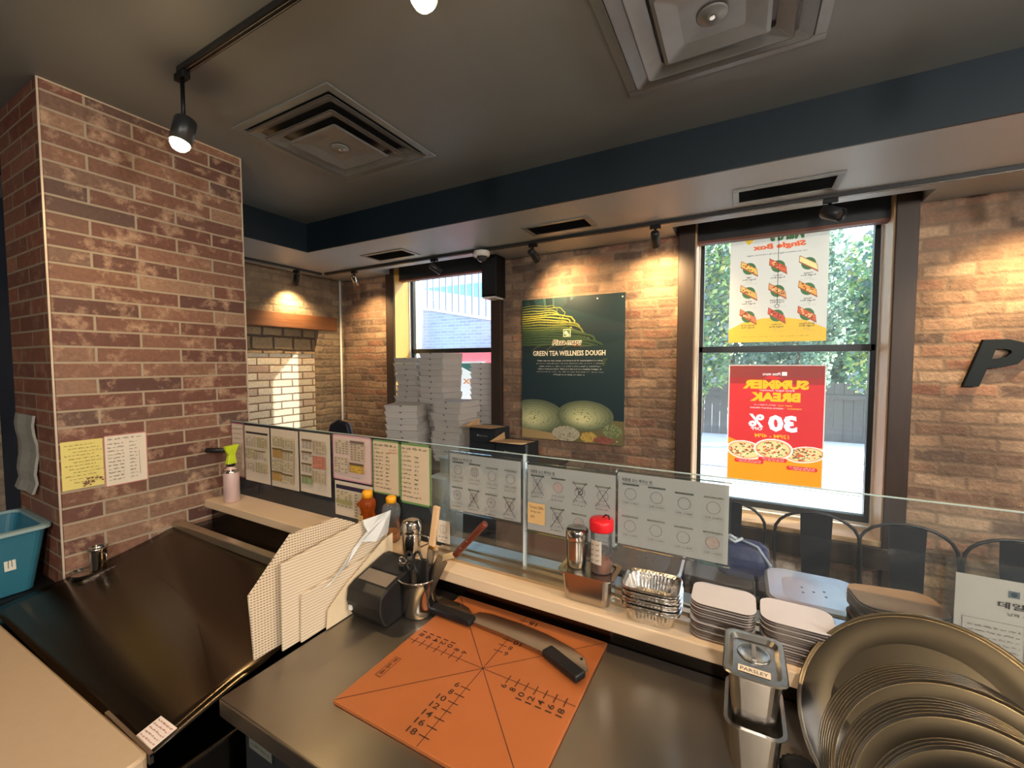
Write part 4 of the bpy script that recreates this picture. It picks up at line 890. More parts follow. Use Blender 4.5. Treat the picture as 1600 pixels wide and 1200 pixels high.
def dn2(A, w, h):
    A.scrawl(.014, h - .022, w - .03, .010, (60, 52, 40), .0013)
    for i in range(11): A.scrawl(.012, h - .042 - i * .0155, .055, .008, (60, 56, 52), .0011); A.scrawl(.085, h - .042 - i * .0155, .028, .008, (60, 56, 52), .0011)
    A.line([(.118, h - .08), (.120, .035)], .001, (60, 56, 52))
wallnote(.727, hz(-.532), .150, .222, (222, 210, 190), 'white handwritten list with a red edge on the brick tiles', dn2, (.004, (186, 120, 110)))
# letter P and the next letter on the right of the window wall
def letter(ch, x, z, w, h, label):
    vs, fs, asp = glyphs(ch, .25, .03); o = (x, YW - .03, z); b = B(o)
    f = [b.V((x + a * w, YW - .035, z + c * h)) for a, c in vs]; bk = [b.V((x + a * w, YW - .004, z + c * h)) for a, c in vs]
    for q in fs: b.F([f[i] for i in q]); b.F([bk[i] for i in reversed(q)])
    ed = {}
    for q in fs:
        for i in range(len(q)): e = (q[i], q[(i + 1) % len(q)]); ed[e] = 1
    for (i, j) in ed:
        if (j, i) not in ed: b.F([f[i], f[j], bk[j], bk[i]])
    tag(b.obj('wall_letter', pm('dark_teal_letter', (13, 26, 34), .85)), label, 'letter', 'letters on the window wall')
letter('P', 1.035, hz(-.128), .232, .246, 'dark slanted letter P on the brick wall at the right edge')
letter('I', 1.285, hz(-.128), .10, .246, 'dark slanted letter after the P, cut by the picture edge')
# right-hand acrylic stand with the checklist
t = thing('checklist_stand', 'clear acrylic stand with a printed checklist at the right edge, behind the round pans', 'sign holder', (.55, 1.225, ZL)); o = t.location
x, z, w, h = .405, hz(-.688), .21, .262
b = B(o); b.box(x - .012, x + w + .01, 1.212, 1.214, ZL + .001, hz(-.414)); b.box(x - .012, x + w + .01, 1.220, 1.222, ZL + .001, hz(-.414)); b.box(x - .012, x + w + .01, 1.19, 1.2365, ZL + .0002, ZL + .003); b.obj('acrylic_stand', acryl, t)
b = B(o); b.box(x + .003, x + w, 1.2165, 1.2175, z, z + h - .018); b.obj('paper', flat((206, 194, 180)), t)
A = Art((x + .003, 1.2163, z), (1, 0, 0), (0, 0, 1), (0, -1, 0), w, h, org=o)
A.rect(.078, h - .052, .016, .014, (110, 118, 122)); A.ell(.086, h - .045, .005, .005, (70, 80, 88), 12); A.text('Pizza maru', .100, h - .050, .085, .011, (84, 80, 80), .3, .03)
A.text('데일리 체크', .064, h - .076, .105, .014, (70, 66, 66), bold=.02); A.text('날짜 :', .078, h - .090, .022, .007, (80, 76, 74)); A.text('이름', .15, h - .094, .014, .007, (80, 76, 74))
A.border(.012, .05, .092, .105, .0008, (110, 100, 94))
for i in range(7): A.scrawl(.020, .138 - i * .011, .078, .005, (120, 108, 100), .0007)
A.rect(.108, .125, .095, .022, (96, 124, 130)); A.line([(.108, .0), (.108, .147)], .0012, (90, 90, 90)); A.line([(.145, .0), (.145, .125)], .0008, (110, 104, 100))
for i in range(8): A.scrawl(.112, .108 - i * .012, .03, .005, (130, 118, 110), .0006); A.scrawl(.15, .108 - i * .012, .045, .005, (130, 118, 110), .0006)
A.done('printing', t)
# ---------------------------------------------- green poster on the brick wall
def green(A, w, h):
    R = random.Random(3)
    for i in range(16): A.rect(0, h * (1 - (i + 1) / 16 * .42), w, h * .42 / 16 + .0005, (30 + int(6 * math.sin(i)), 58 - i, 60 - i // 2), i == 0)
    A.rect(0, 0, w, h * .58, (30, 50, 58))
    for i in range(26):                                   # dark wood and mist at the top
        u = R.uniform(0, w); A.poly([(u, h * .93), (min(w, u + R.uniform(.03, .08)), h * .93), (min(w, u + .03), h * .998), (max(0, u - .01), h * .998)], R.choice([(26, 50, 52), (36, 66, 62), (52, 84, 74), (22, 40, 46)]), i == 0)
    A.poly([(w * .42, h * .93), (w, h * .80), (w, h * .998), (w * .55, h * .998)], (22, 44, 52))
    for i in range(17):                                   # tea terraces
        f = i / 16; v0 = h * (.935 - .27 * f); ub = w * (.34 + .50 * f) + w * .05 * math.sin(i * 1.9); g_ = max(0, 1 - abs(f - .28) * 2.3)
        pts = [(0, v0 + h * .012)] + [(ub * (.15 + .85 * math.sin(PI / 2 * k / 9)), v0 + h * .016 - h * (.012 + .075 * f) * (k / 9) ** 2.6 + h * .004 * math.sin(k * 1.1 + i)) for k in range(1, 10)]
        pts += [(ub * 1.0 + w * .03, pts[-1][1] - h * .02 * (1 + f)), (ub + w * .01, pts[-1][1] - h * .045 * (1 + f * .6))]
        th = .006 + .010 * f; A.line([(a, b_ - th * .8) for a, b_ in pts], th * 1.1, (26, 44, 40)); A.line(pts, th, (int(58 + 130 * g_), int(80 + 100 * g_), int(56 + 16 * g_)))
    for i in range(6): a = w * (.10 + .15 * i); A.line([(a, h * .60), (a + .01, h * .635), (a + .05, h * .66), (a + .13, h * (.68 - .006 * i))], .006, (78, 92, 66))
    A.poly([(0, h * .575), (w, h * .575), (w, h * .70), (w * .8, h * .665), (w * .55, h * .65), (w * .3, h * .635), (0, h * .62)], (32, 52, 56))
    # emblem and words
    A.rect(w * .43, h * .725 + .0, .062, .060, (206, 214, 190)); A.rect(w * .43 + .005, h * .725 + .005, .052, .050, (88, 120, 80)); A.ell(w * .43 + .022, h * .725 + .034, .014, .014, (212, 216, 190), 16); A.poly([(w * .43 + .02, h * .725 + .006), (w * .43 + .04, h * .725 + .03), (w * .43 + .055, h * .725 + .012)], (212, 216, 190))
    for dx, dy in ((-.003, 0), (.003, 0), (0, -.003), (0, .003)): A.text('Pizza maru', w * .32 + dx, h * .672 + dy, .245, .040, (232, 226, 206), .25, .05)
    A.text('Pizza maru', w * .32, h * .672, .245, .040, (56, 32, 30), .25, .02); A.text('SINCE 2005', w * .53, h * .660, .06, .009, (214, 120, 90), bold=.02)
    A.text('GREEN TEA WELLNESS DOUGH', w * .12, h * .596, w * .71, .040, (232, 224, 204), bold=.018)
    for i, s in enumerate(('Green tea wellness dough is a mixture of 13 natural grains including', 'green tea, chlorella, oats, rye, flax, black rice, barley, corn, sunflower', 'seeds, wheat, sorghum, and millet and it is used to make Pizza', 'Maru\'s basic products. This provides not only healthy images of', 'pizza to consumers but also differentiates from other brands in terms', 'of dough color, taste, and texture.')):
        ww = w * (.64, .66, .60, .62, .66, .31)[i]; A.text(s, (w * .97 - ww) / 2 , h * (.556 - .0195 * i), ww, .011, (196, 200, 192))
    # dough, grain
    A.poly([(0, 0), (w, 0), (w, h * .16), (0, h * .20)], (112, 104, 72))
    for cx_, cy_, a, b_ in ((w * .14, h * .150, w * .31, h * .125), (w * .64, h * .175, w * .27, h * .105)):
        for i in range(7): f = 1 - i / 8; A.ell(cx_ - .004 * i, cy_ + .010 - .004 * i, a * f, b_ * f, (96 + 20 * i, 108 + 18 * i, 84 + 13 * i), 30)
        for i in range(46): t_ = R.uniform(0, 2 * PI); q = R.uniform(0, .9); A.ell(cx_ + a * q * math.cos(t_), cy_ + b_ * q * math.sin(t_), .0045, .0035, (48, 60, 40), 6, up=(i == 0))
    A.poly([(0, h * .0), (w * .38, 0), (w * .36, h * .045), (0, h * .07)], (176, 150, 104))
    for (cx_, cy_, a, b_, c1, c2) in ((w * .46, h * .05, .13, .075, (176, 172, 150), (48, 46, 42)), (w * .68, h * .04, .075, .050, (188, 160, 84), (96, 72, 40)), (w * .90, h * .09, .085, .065, (104, 116, 78), (176, 184, 146)), (w * .82, h * .025, .09, .035, (128, 74, 66), (160, 104, 92))):
        A.ell(cx_, max(cy_, b_ * .8), a * .9, b_ * .8, c1, 24)
        for i in range(120):
            t_ = R.uniform(0, 2 * PI); q = math.sqrt(R.random()) * .9; uu = min(w - .008, cx_ + a * q * math.cos(t_)); vv = max(.006, cy_ + b_ * q * math.sin(t_)); A.ell(uu, vv, .006, .0025, R.choice([c1, c2, tuple(min(255, x + 30) for x in c1)]), 5, R.uniform(0, 3), i == 0)
    for u_, v_ in ((w - .02, h - .03), (w - .21, h - .03), (w - .05, .03)): A.ell(u_, v_, .006, .005, (206, 208, 204), 10)
sheet('wall_poster', -1.612, hz(-.622), .85, 1.138, 3.128, (30, 50, 58), 'large dark green dough poster on the brick wall between the windows', green, cat='poster', th=.006)
# ---------------------------------------------- posters stuck on the window glass, printed outwards (seen mirrored)
def summer(A, w, h):
    A.border(0, 0, w, h, .006, (222, 206, 196)); R = random.Random(9)
    A.rect(.006, .006, w - .012, h - .012, (204, 52, 54)); A.rect(.006, h - .13, w - .012, .124, (158, 50, 48)); A.rect(.006, h - .09, w - .012, .084, (142, 58, 52))
    A.poly([(.006, .006), (w - .006, .006), (w - .006, .30), (w * .7, .24), (w * .3, .24), (.006, .27)], (226, 146, 34))
    A.rect(w * .38, h - .073, .030, .026, (232, 226, 218)); A.text('Pizza maru', w * .38 + .036, h - .072, .105, .020, (236, 228, 222), .25, .02)
    A.poly([(w * .42, h - .088), (w * .56, h - .074), (w * .62, h - .092), (w * .5, h - .10)], (226, 50, 54))
    A.text('SUMMER', w * .16, h - .165, w * .68, .062, (246, 178, 38), bold=.06); A.text('BREAK', w * .24, h - .250, w * .52, .062, (246, 178, 38), bold=.06); A.text('Enjoy Super Summer!', w * .30, h - .184, w * .36, .018, (240, 220, 214), .3)
    A.text('EVERY TUES', w * .32, h - .280, .080, .010, (244, 176, 60), bold=.02); A.text('• JULY 8 - 9 / AUG 5 - 10', w * .48, h - .280, .13, .010, (240, 220, 214), bold=.02)
    A.text('WEDNESDAY', w * .22, h - .300, .085, .010, (244, 176, 60), bold=.02); A.text('• AUG 9-10 / AUG 16-17 / AUG 23-24', w * .40, h - .300, .20, .010, (240, 220, 214), bold=.02)
    A.text('30', w * .26, h - .455, w * .30, .115, (226, 226, 236), .05, .05); A.text('%', w * .60, h - .430, w * .17, .090, (236, 230, 228), 0, .03); A.text('OFF', w * .62, h - .452, w * .12, .022, (240, 230, 228), bold=.03)
    A.text('12PM - 4PM', w * .34, h - .500, w * .36, .026, (246, 166, 44), .1, .02)
    for cx_, cy_, a, b_, rz_ in ((w * .18, .215, .115, .055, -.15), (w * .80, .215, .115, .066, .1), (w * .50, .235, .115, .072, 0)):
        A.ell(cx_, cy_, a, b_, (232, 226, 216), 32, rz_); A.ell(cx_, cy_, a * .90, b_ * .88, (206, 142, 84), 32, rz_); A.ell(cx_, cy_, a * .82, b_ * .8, (222, 198, 140), 32, rz_)
        for i in range(60): t_ = R.uniform(0, 2 * PI); q = math.sqrt(R.random()) * .76; A.ell(cx_ + a * q * math.cos(t_), cy_ + b_ * q * math.sin(t_), R.uniform(.005, .011), R.uniform(.004, .007), R.choice([(176, 66, 52), (112, 70, 56), (96, 118, 58), (236, 222, 176), (206, 92, 70)]), 7, up=(i == 0))
    for u_, v_, ww in ((.03, .105, .17), (.20, .150, .165), (.335, .125, .175)):
        A.ell(u_ + .012, v_ + .014, .014, .014, (206, 50, 54), 14); A.ell(u_ + ww - .012, v_ + .014, .014, .014, (206, 50, 54), 14); A.rect(u_ + .012, v_, ww - .024, .028, (206, 50, 54)); A.scrawl(u_ + .015, v_ + .016, ww - .03, .007, (244, 226, 220), .0012); A.scrawl(u_ + .015, v_ + .005, ww - .04, .007, (244, 226, 220), .0012)
sheet('window_poster', -.082, hz(-.828), .560, .812, 3.3605, (204, 52, 54), 'red summer sale poster stuck on the lower pane of the tall window', summer, cat='poster', group='posters on the tall window', mirror=True, th=.0012)
def single(A, w, h):
    R = random.Random(4)
    A.rect(0, 0, w, h, (206, 200, 186)); A.poly([(0, 0), (w, 0), (w, .09), (w * .85, .135), (w * .65, .160), (w * .45, .165), (w * .2, .14), (0, .08)], (222, 178, 66))
    A.poly([(w * .72, h - .01), (w, h - .01), (w, h - .10), (w * .92, h - .06), (w * .80, h - .15), (w * .66, h - .06)], (228, 182, 58)); A.poly([(w * .86, h - .01), (w * .99, h - .03), (w * .93, h - .10), (w * .84, h - .06)], (216, 116, 66))
    A.text("Maru's", w * .24, h - .140, w * .34, .075, (72, 110, 66), 0, .05); A.text('Single Box', w * .22, h - .198, w * .54, .046, (216, 96, 52), .1, .05); A.text('The mouthwatering taste in a personal pizza!', w * .20, h - .228, w * .62, .012, (74, 66, 58), 0, .01)
    names = (('Cheese', 'Pepperoni', 'Veggie'), ('Potato', 'Combination', 'Bulgogi'), ('Sweet Potato', 'Hot Shrimp', 'Hawaiian Special'))
    for r in range(3):
        for c in range(3):
            u = w * (.19 + .30 * c); v = h - .308 - r * .164; A.ell(u, v, .040, .040, (66, 108, 66), 24)
            x = Vector((math.cos(-.55 + PI), math.sin(-.55 + PI))); y = Vector((-x.y, x.x)); K = [(-.062, -.022), (.062, -.026), (.054, .024), (-.058, .026)]
            A.poly([(u - a * .86, v + b_ - a * .55) for a, b_ in K], (156, 84, 52)); A.poly([(u - a * .80, v + b_ * .72 - a * .50 + .003) for a, b_ in K], ((226, 206, 140), (208, 96, 64), (228, 178, 86), (226, 160, 80), (214, 150, 92), (224, 168, 90), (206, 96, 62), (202, 84, 68), (220, 120, 84))[r * 3 + c])
            for i in range(0 if (r, c) == (0, 0) else 12): a, b_ = R.uniform(-.045, .045), R.uniform(-.014, .014); A.ell(u - a * .8, v + b_ - a * .5 + .003, .0055, .0045, R.choice([(176, 56, 44), (92, 64, 44), (232, 204, 140)]), 7, up=(i == 0))
            A.text(names[r][c], u - .042, v - .066, .084, .012, (66, 60, 50), 0, .02, True); A.text('Single Box', u - .042, v - .082, .084, .013, (66, 60, 50), 0, .02); A.scrawl(u - .015, v - .094, .03, .005, (120, 108, 88)); A.scrawl(u - .05, v - .106, .10, .004, (150, 138, 110), .0007)
    A.scrawl(.09, .034, .18, .006, (120, 96, 50)); A.scrawl(.30, .034, .18, .006, (120, 96, 50))
sheet('window_poster', -.090, hz(.140), .560, .812, 3.3605, (216, 204, 178), 'cream single box menu poster on the upper pane of the tall window', single, cat='poster', group='posters on the tall window', mirror=True, th=.0012)
def sg(A, w, h):
    A.border(0, 0, w, h, .010, (236, 240, 240)); A.text("MARU'S", w * .10, h * .60, w * .50, .06, (236, 240, 232), 0, .05); A.text('BOX', w * .12, h * .44, w * .4, .05, (216, 150, 100), 0, .05); A.text('5', w * .10, h * .10, w * .2, .12, (236, 240, 240), 0, .05); A.text('.99', w * .36, h * .10, w * .3, .10, (236, 240, 240), 0, .05); A.poly([(w * .1, h * .95), (w * .7, h * .95), (w * .3, h * .72)], (70, 120, 108))
sheet('window_sign', -2.62, hz(-.375), .50, .39, 3.3605, (132, 176, 166), 'pale green mirrored sign low on the left window, behind the box stacks', sg, cat='sign', mirror=True, th=.0012)
# ============================================================ BEYOND THE SCREEN
t = thing('side_counter', 'low dark counter under the left window carrying the stacked boxes', 'counter', (-2.1, 2.75, 0)); o = t.location
ZB = hz(-.75)
b = B(o); b.box(-2.98, -1.18, 2.32, 3.09, ZB - .03, ZB); b.obj('counter_top', darkwood, t, bevel=.003)
b = B(o); b.box(-2.96, -1.20, 2.36, 3.08, 0, ZB - .031); b.obj('carcass', blacks, t)
def pizza_box(first_label, w, d, h, loc, rz, group, m, tabm):
    t = thing('pizza_box', first_label, 'pizza box', loc, group, rz)
    b = B(); a, c = w / 2, d / 2
    b.loops([[(-a + .008, -c + .020, 0), (a - .008, -c + .020, 0), (a - .003, c, 0), (-a + .003, c, 0)], [(-a, -c, h), (a, -c, h), (a, c, h), (-a, c, h)]]); b.obj('carton', m, t)
    b = B(); b.prism([(-.011, -c - .0006, h - .001), (.011, -c - .0006, h - .001), (.005, -c + .0016, h - .010), (-.005, -c + .0016, h - .010)], (0, -.0010, 0)); b.obj('tuck_tab', tabm, t)
    b = B(); b.box(-a - .001, a + .001, -c - .001, c, h - .0045, h - .0005); b.obj('lid_edge', m, t); return t
tabm = pm('dark_slot', (70, 66, 66), .8)
R = random.Random(11); proto = {}
def stack(x0, x1, yf, n, h, where, m=card, rots=.045, d=.26, shift=None, z0=None, jit=.011):
    w = x1 - x0; key = (round(w, 3), m.name, h); z0 = z0 or ZB
    for i in range(n):
        dx, rz = (shift(i) if shift else (0, 0)); loc = ((x0 + x1) / 2 + dx + R.uniform(-jit, jit), yf + d / 2 + R.uniform(-jit, jit), z0 + .0006 + i * (h + .0012)); rz += R.uniform(-rots, rots)
        lb = ('topmost box of the ' if i == n - 1 else 'pizza box within the ') + where
        if key not in proto: proto[key] = pizza_box(lb, w - .008, d, h, loc, rz, 'boxes in the ' + where, m, tabm)
        else: dup(proto[key], loc, lb, rz, 'boxes in the ' + where)
stack(-2.63, -2.365, 2.70, 17, .0455, 'left stack before the yellow window jamb', shift=lambda i: (-.025 if i > 14 else .012 * math.sin(i * 1.9), 0))
stack(-2.345, -2.085, 2.68, 18, .0450, 'tall stack next to the window sign', shift=lambda i: (.006 * math.sin(i), -.03 if i % 3 else .02))
stack(-2.41, -2.15, 2.345, 9, .0470, 'low leaning stack at the front, its sides facing the window', shift=lambda i: (.010 * math.sin(i * .6), .22 + .03 * i))
stack(-2.065, -1.80, 2.50, 10, .0450, 'neat middle stack right of the leaning one')
stack(-2.17, -1.925, 3.163, 22, .0460, 'stack standing on the left window stool', jit=.0015, d=.165, rots=.004, z0=hz(-1.0375))
def black_box(loc, w, d, h, label, flap, n):
    t = thing('black_carton', label, 'carton', loc, 'black cartons beside the pizza boxes'); a, c = w / 2, d / 2
    b = B(); b.box(-a, a, -c, c, 0, h); b.obj('carton_body', blackcard, t, bevel=.002)
    A = Art((-a, -c - .0005, 0), (1, 0, 0), (0, 0, 1), (0, -1, 0), w, h); A.rect(w * .30, h * .42, .012, .012, (150, 152, 150)); A.text('Pizza maru', w * .30 + .016, h * .42, .07, .012, (150, 152, 150), .3); A.done('printing', t)
    if flap:
        b = B(); b.prism([(-a - .02, -c - .05, h + .012), (a - .01, -c - .045, h + .010), (a, c * .4, h + .002), (-a + .03, c * .4, h + .002)], (0, 0, .002)); b.obj('kraft_flap', kraft, t)
        b = B(); b.prism([(-a - .02, -c - .05, h + .012), (-a - .002, -c, h + .004), (-a - .002, c * .3, h + .004), (-a - .01, c * .35, h + .05)], (.002, 0, 0)); b.obj('side_flap', kraft, t)
for i in range(3): black_box((-1.575, 2.55, ZB + .0005 + i * .099), .215, .20, .097, ('topmost black carton with an open kraft flap, nearest the white box stacks' if i == 2 else 'black carton under the open one nearest the box stacks'), i == 2, i)
for i in range(2): black_box((-1.335, 2.52, ZB + .0005 + i * .108), .225, .20, .106, ('open black carton with kraft flaps below the green poster' if i == 1 else 'black carton underneath the open one below the green poster'), i == 1, i)
# dark rounded chair back by the corner
t = thing('office_chair', 'dark rounded chair back by the far left corner', 'chair', (-2.82, 2.44, 0))
b = B(); b.loops([[( -.15 + .04 * k, y, .95), (.15 - .02 * k, y, .97), (.15, y + .01, 1.12), (.10, y + .02, 1.23), (-.02, y + .02, 1.245), (-.10, y + .02, 1.21), (-.14, y + .01, 1.08)] for k, y in ((0, -.2), (.3, -.15))]); b.obj('backrest', pm('dark_leatherette', (32, 34, 44), .45), t, bevel=.02, seg=3)
b = B(); b.rr(0, -.40, [(.19, .19, .06, .44), (.20, .20, .07, .48), (.19, .19, .06, .52)]); b.obj('seat', MATS['dark_leatherette'], t)
b = B(); b.tube([(0, -.17, 1.0), (0, -.16, .7), (0, -.22, .45)], .02); b.obj('spine', blackm, t)
b = B(); b.cyl((0, -.4, .06), (0, -.4, .44), .025); b.obj('column', blackm, t)
for i in range(5):
    a = i * 2 * PI / 5; b = B(); b.obox((.13 * math.cos(a), -.4 + .13 * math.sin(a), .05), (math.cos(a), math.sin(a), 0), (-math.sin(a), math.cos(a), 0), (0, 0, 1), .13, .02, .012); b.obj('leg', blackm, t)
# black metal chairs along the window wall
gun = pm('gunmetal_paint', (44, 46, 50), .35, .5); silver = pm('silver_seat_metal', (150, 150, 146), .35, .9)
def metal_chair(label, loc, group):
    t = thing('metal_chair', label, 'chair', loc, group)
    b = B(); b.rr(0, 0, [(.175, .175, .05, .440), (.180, .180, .055, .450), (.172, .172, .05, .455), (.165, .165, .05, .450)]); b.obj('seat', gun, t)
    arc = [(-.185, .165, .45), (-.198, .185, .60), (-.198, .20, .70)] + [(-.198 * math.cos(a), .205, .70 + .155 * math.sin(a) ** .8) for a in [PI * k / 12 for k in range(1, 12)]] + [(.198, .20, .70), (.198, .185, .60), (.185, .165, .45)]
    b = B(); b.tube(arc, .0085, 8); b.obj('back_tube', gun, t)
    b = B(); b.loops([[(-.062, .17, .45), (.062, .17, .45), (.062, .175, .45), (-.062, .175, .45)], [(-.072, .20, .72), (.072, .20, .72), (.072, .205, .72), (-.072, .205, .72)], [(-.075, .20, .845), (.075, .20, .845), (.075, .205, .845), (-.075, .205, .845)]]); b.obj('back_slat', gun, t)
    for sx in (-1, 1):
        for sy in (-1, 1):
            b = B(); b.loops([[(sx * .150, sy * .150, .445), (sx * .172, sy * .150, .445), (sx * .172, sy * .172, .445), (sx * .150, sy * .172, .445)], [(sx * .20, sy * .20, 0), (sx * .215, sy * .20, 0), (sx * .215, sy * .215, 0), (sx * .20, sy * .215, 0)]]); b.obj('leg', gun, t)
    return t
YC = 2.66
mc = metal_chair('black metal chair partly hidden by the sauce chart, navy bag before it', (-.055, YC, 0), 'black metal chairs along the window wall')
dup(mc, (.385, YC, 0), 'black metal chair centred under the tall window'); dup(mc, (.775, YC + .01, 0), 'black metal chair under the right casing of the tall window'); dup(mc, (1.18, YC, 0), 'black metal chair at the right, behind the checklist stand')
for i, (x0, x1, lb) in enumerate(((-.62, .068, 'brown tabletop left of the thin seam, beneath the navy bag'), (.074, .60, 'brown tabletop right of the thin seam, behind the silver stool'))):
    t = thing('dining_table', lb, 'table', ((x0 + x1) / 2, 2.24, 0), 'dark tables along the window wall'); o = t.location
    b = B(o); b.box(x0, x1, 2.10, 2.37, .672, .70); b.obj('tabletop', pm('brown_tabletop', (78, 62, 52), .35, var=.15), t, bevel=.003)
    b = B(o); b.cyl((o.x, 2.24, .02), (o.x, 2.24, .672), .03); b.obj('column', blackm, t)
    b = B(o); b.box(o.x - .15, o.x + .15, 2.11, 2.36, 0, .02); b.obj('foot', blackm, t)
def stool(label, loc, rz, group):
    t = thing('bar_stool', label, 'stool', loc, group, rz)
    b = B(); b.rr(0, 0, [(.150, .150, .06, .815), (.156, .156, .065, .82), (.156, .156, .065, .838), (.146, .146, .06, .844), (.10, .10, .05, .838)], seg=6); b.obj('seat', silver, t)
    b = B()
    for i in range(5): a, c = ((0, 0), (.035, .02), (-.035, .02), (.035, -.02), (-.035, -.02))[i]; b.lathe((a, c, .8382), (0, 0, 1), [(.005, 0), (.004, .0006)], 8)
    b.obj('drain_holes', blackm, t)
    for sx in (-1, 1):
        for sy in (-1, 1): b = B(); b.loops([[(sx * .12, sy * .12, .82), (sx * .142, sy * .12, .82), (sx * .142, sy * .142, .82), (sx * .12, sy * .142, .82)], [(sx * .185, sy * .185, 0), (sx * .20, sy * .185, 0), (sx * .20, sy * .20, 0), (sx * .185, sy * .20, 0)]]); b.obj('leg', gun, t)
    b = B(); b.tube([(sx * .16, sy * .16, .33) for sx, sy in ((-1, -1), (1, -1), (1, 1), (-1, 1))], .006, 6, True); b.obj('foot_ring', gun, t); return t
sx = stool('silver bar stool whose seat shows behind the right stack of board lids', (.255, 1.895, 0), .0, 'silver bar stools on the customer side')
dup(sx, (-.355, 1.88, 0), 'silver bar stool whose seat shows above the foil trays', .02)
# navy bag on the table
t = thing('handbag', 'navy blue bag with a knotted white cord, right of the last sauce chart', 'bag', (.02, 2.22, .7005)); nv = pm('navy_fabric', (38, 48, 92), .6, bump=.4, var=.2)
b = B(); b.rr(0, 0, [(.10, .07, .05, 0), (.115, .085, .06, .04), (.115, .080, .06, .11), (.095, .05, .04, .155), (.07, .02, .015, .17)], seg=5); b.obj('bag_body', nv, t, sub=1)
b = B(); b.tube([(.09, -.07, .02), (.11, -.07, .10), (.06, -.05, .165), (-.03, -.03, .185)], .006); b.obj('strap', pm('pale_trim', (150, 160, 180), .5), t)
b = B(); b.tube([(-.08, -.03, .175), (-.05, -.05, .20), (-.02, -.04, .18), (-.05, -.03, .165), (-.07, -.05, .19), (-.03, -.06, .175), (0, -.04, .19)], .007, 6); b.obj('knotted_cord', pm('white_cord', (206, 212, 222), .7), t)
# brown panel, lime crate, clear containers seen under the sheets
t = tag(B((-.78, 1.62, 0)).box(-.93, -.60, 1.55, 1.80, .3, hz(-.66)).obj('brown_carton', pm('brown_carton_board', (112, 84, 68), .8, var=.08, scale=30), bevel=.006), 'brown upright carton seen through the glass below the middle charts', 'carton')
b = B((-2.15, 1.50, 0)); b.rr(-2.15, 1.50, [(.20, .10, .03, hz(-.9515)), (.23, .12, .04, hz(-.80)), (.215, .105, .035, hz(-.80)), (.19, .09, .03, hz(-.93))]); tag(b.obj('lime_crate', pm('lime_green_plastic', (190, 214, 40), .5)), 'bright lime green tub glimpsed under the left recipe sheets', 'tub')
for i, (x, z) in enumerate(((-1.17, -.44), (-1.12, -.49))):
    b = B((x, 1.42 + .14 * (1 - i), 0)); y = 1.42 + .14 * (1 - i); b.rr(x, y, [(.035, .035, .01, hz(-.95)), (.042, .042, .01, hz(z)), (.045, .045, .012, hz(z)), (.045, .045, .012, hz(z) + .006)]); tag(b.obj('clear_container', pm('frosted_plastic', (138, 150, 154), .3)), ('taller frosted tub behind the green-edged sheets' if i == 0 else 'shorter frosted tub behind the green-edged sheets'), 'container')
b = B((-1.1, 1.49, 0)); b.box(-2.38, -.95, 1.352, 1.70, .02, hz(-.952)); tag(b.obj('customer_shelf', darkwood), 'dark low shelf on the customer side below the recipe sheets', 'shelf')
# ============================================================ OUTSIDE
pave = pm('sunlit_pavement', (190, 188, 184), .9, var=.08, scale=2)
st('ground', B().box(-40, 30, 3.46, 60, -.30, -.02), pave)
b = B()
for y in (4.6, 5.3, 6.0, 6.8, 7.7): b.box(-12, 12, y, y + .03, -.02, -.012)
for x, y0, y1 in ((-.75, 5.3, 9), (.9, 4.6, 6.0), (2.2, 5.3, 9)): b.box(x, x + .03, y0, y1, -.02, -.012)
o = struct(b.obj('paving_joints', pm('joint_grey', (120, 118, 112), .9))); 
def leaves(name, label, cx, cy, rx, ry, z0, z1, n, cols, group, trunk=True, size=.10, seed=1):
    t = thing(name, label, 'tree', (cx, cy, -.02), group); Rn = random.Random(seed); b = B((cx, cy, -.02))
    for i in range(n):
        while True:
            p = Vector((Rn.uniform(-1, 1), Rn.uniform(-1, 1), Rn.uniform(-1, 1)))
            if p.length < 1 and p.length > .45: break
        k = 1 + .18 * math.sin(p.x * 7 + seed) * math.cos(p.z * 6)
        c = Vector((cx + p.x * rx * k, cy + p.y * ry * k, (z0 + z1) / 2 + p.z * (z1 - z0) / 2 * k)); d = Vector((Rn.uniform(-1, 1), Rn.uniform(-1, 1), Rn.uniform(-1, 1))).normalized(); u = d.orthogonal().normalized() * size * Rn.uniform(.5, 1.2); v = d.cross(u) * .7
        b.mi = Rn.randrange(len(cols)); b.F([b.V(c - u), b.V(c + v), b.V(c + u), b.V(c - v)])
    me = b.bm.copy(); b2 = b
    ms = []
    for cc in cols:
        nm = 'leaf_%d_%d_%d' % cc
        if nm not in MATS:
            m, N, L, P = nodes(nm); P.inputs['Base Color'].default_value = s2l(cc); P.inputs['Roughness'].default_value = .5
            tr = N.new('ShaderNodeBsdfTranslucent'); tr.inputs[0].default_value = s2l(tuple(min(255, x + 40) for x in cc)); mx = N.new('ShaderNodeMixShader'); mx.inputs[0].default_value = .45
            out = [q for q in N if q.type == 'OUTPUT_MATERIAL'][0]; L.new(P.outputs[0], mx.inputs[1]); L.new(tr.outputs[0], mx.inputs[2]); L.new(mx.outputs[0], out.inputs[0]); MATS[nm] = m
        ms.append(MATS[nm])
    m_ = bpy.data.meshes.new('foliage'); b.bm.to_mesh(m_); b.bm.free()
    for q in ms: m_.materials.append(q)
    f = bpy.data.objects.new('foliage', m_); C.objects.link(f); f.parent = t
    if trunk: b = B((cx, cy, -.02)); b.tube([(cx, cy, -.02), (cx + .08, cy, z0 * .6), (cx - .05, cy, (z0 + z1) / 2), (cx + .1, cy, z1 * .8)], .11, 8); b.obj('trunk', pm('bark', (84, 70, 60), .9, bump=.5), t)
    return t
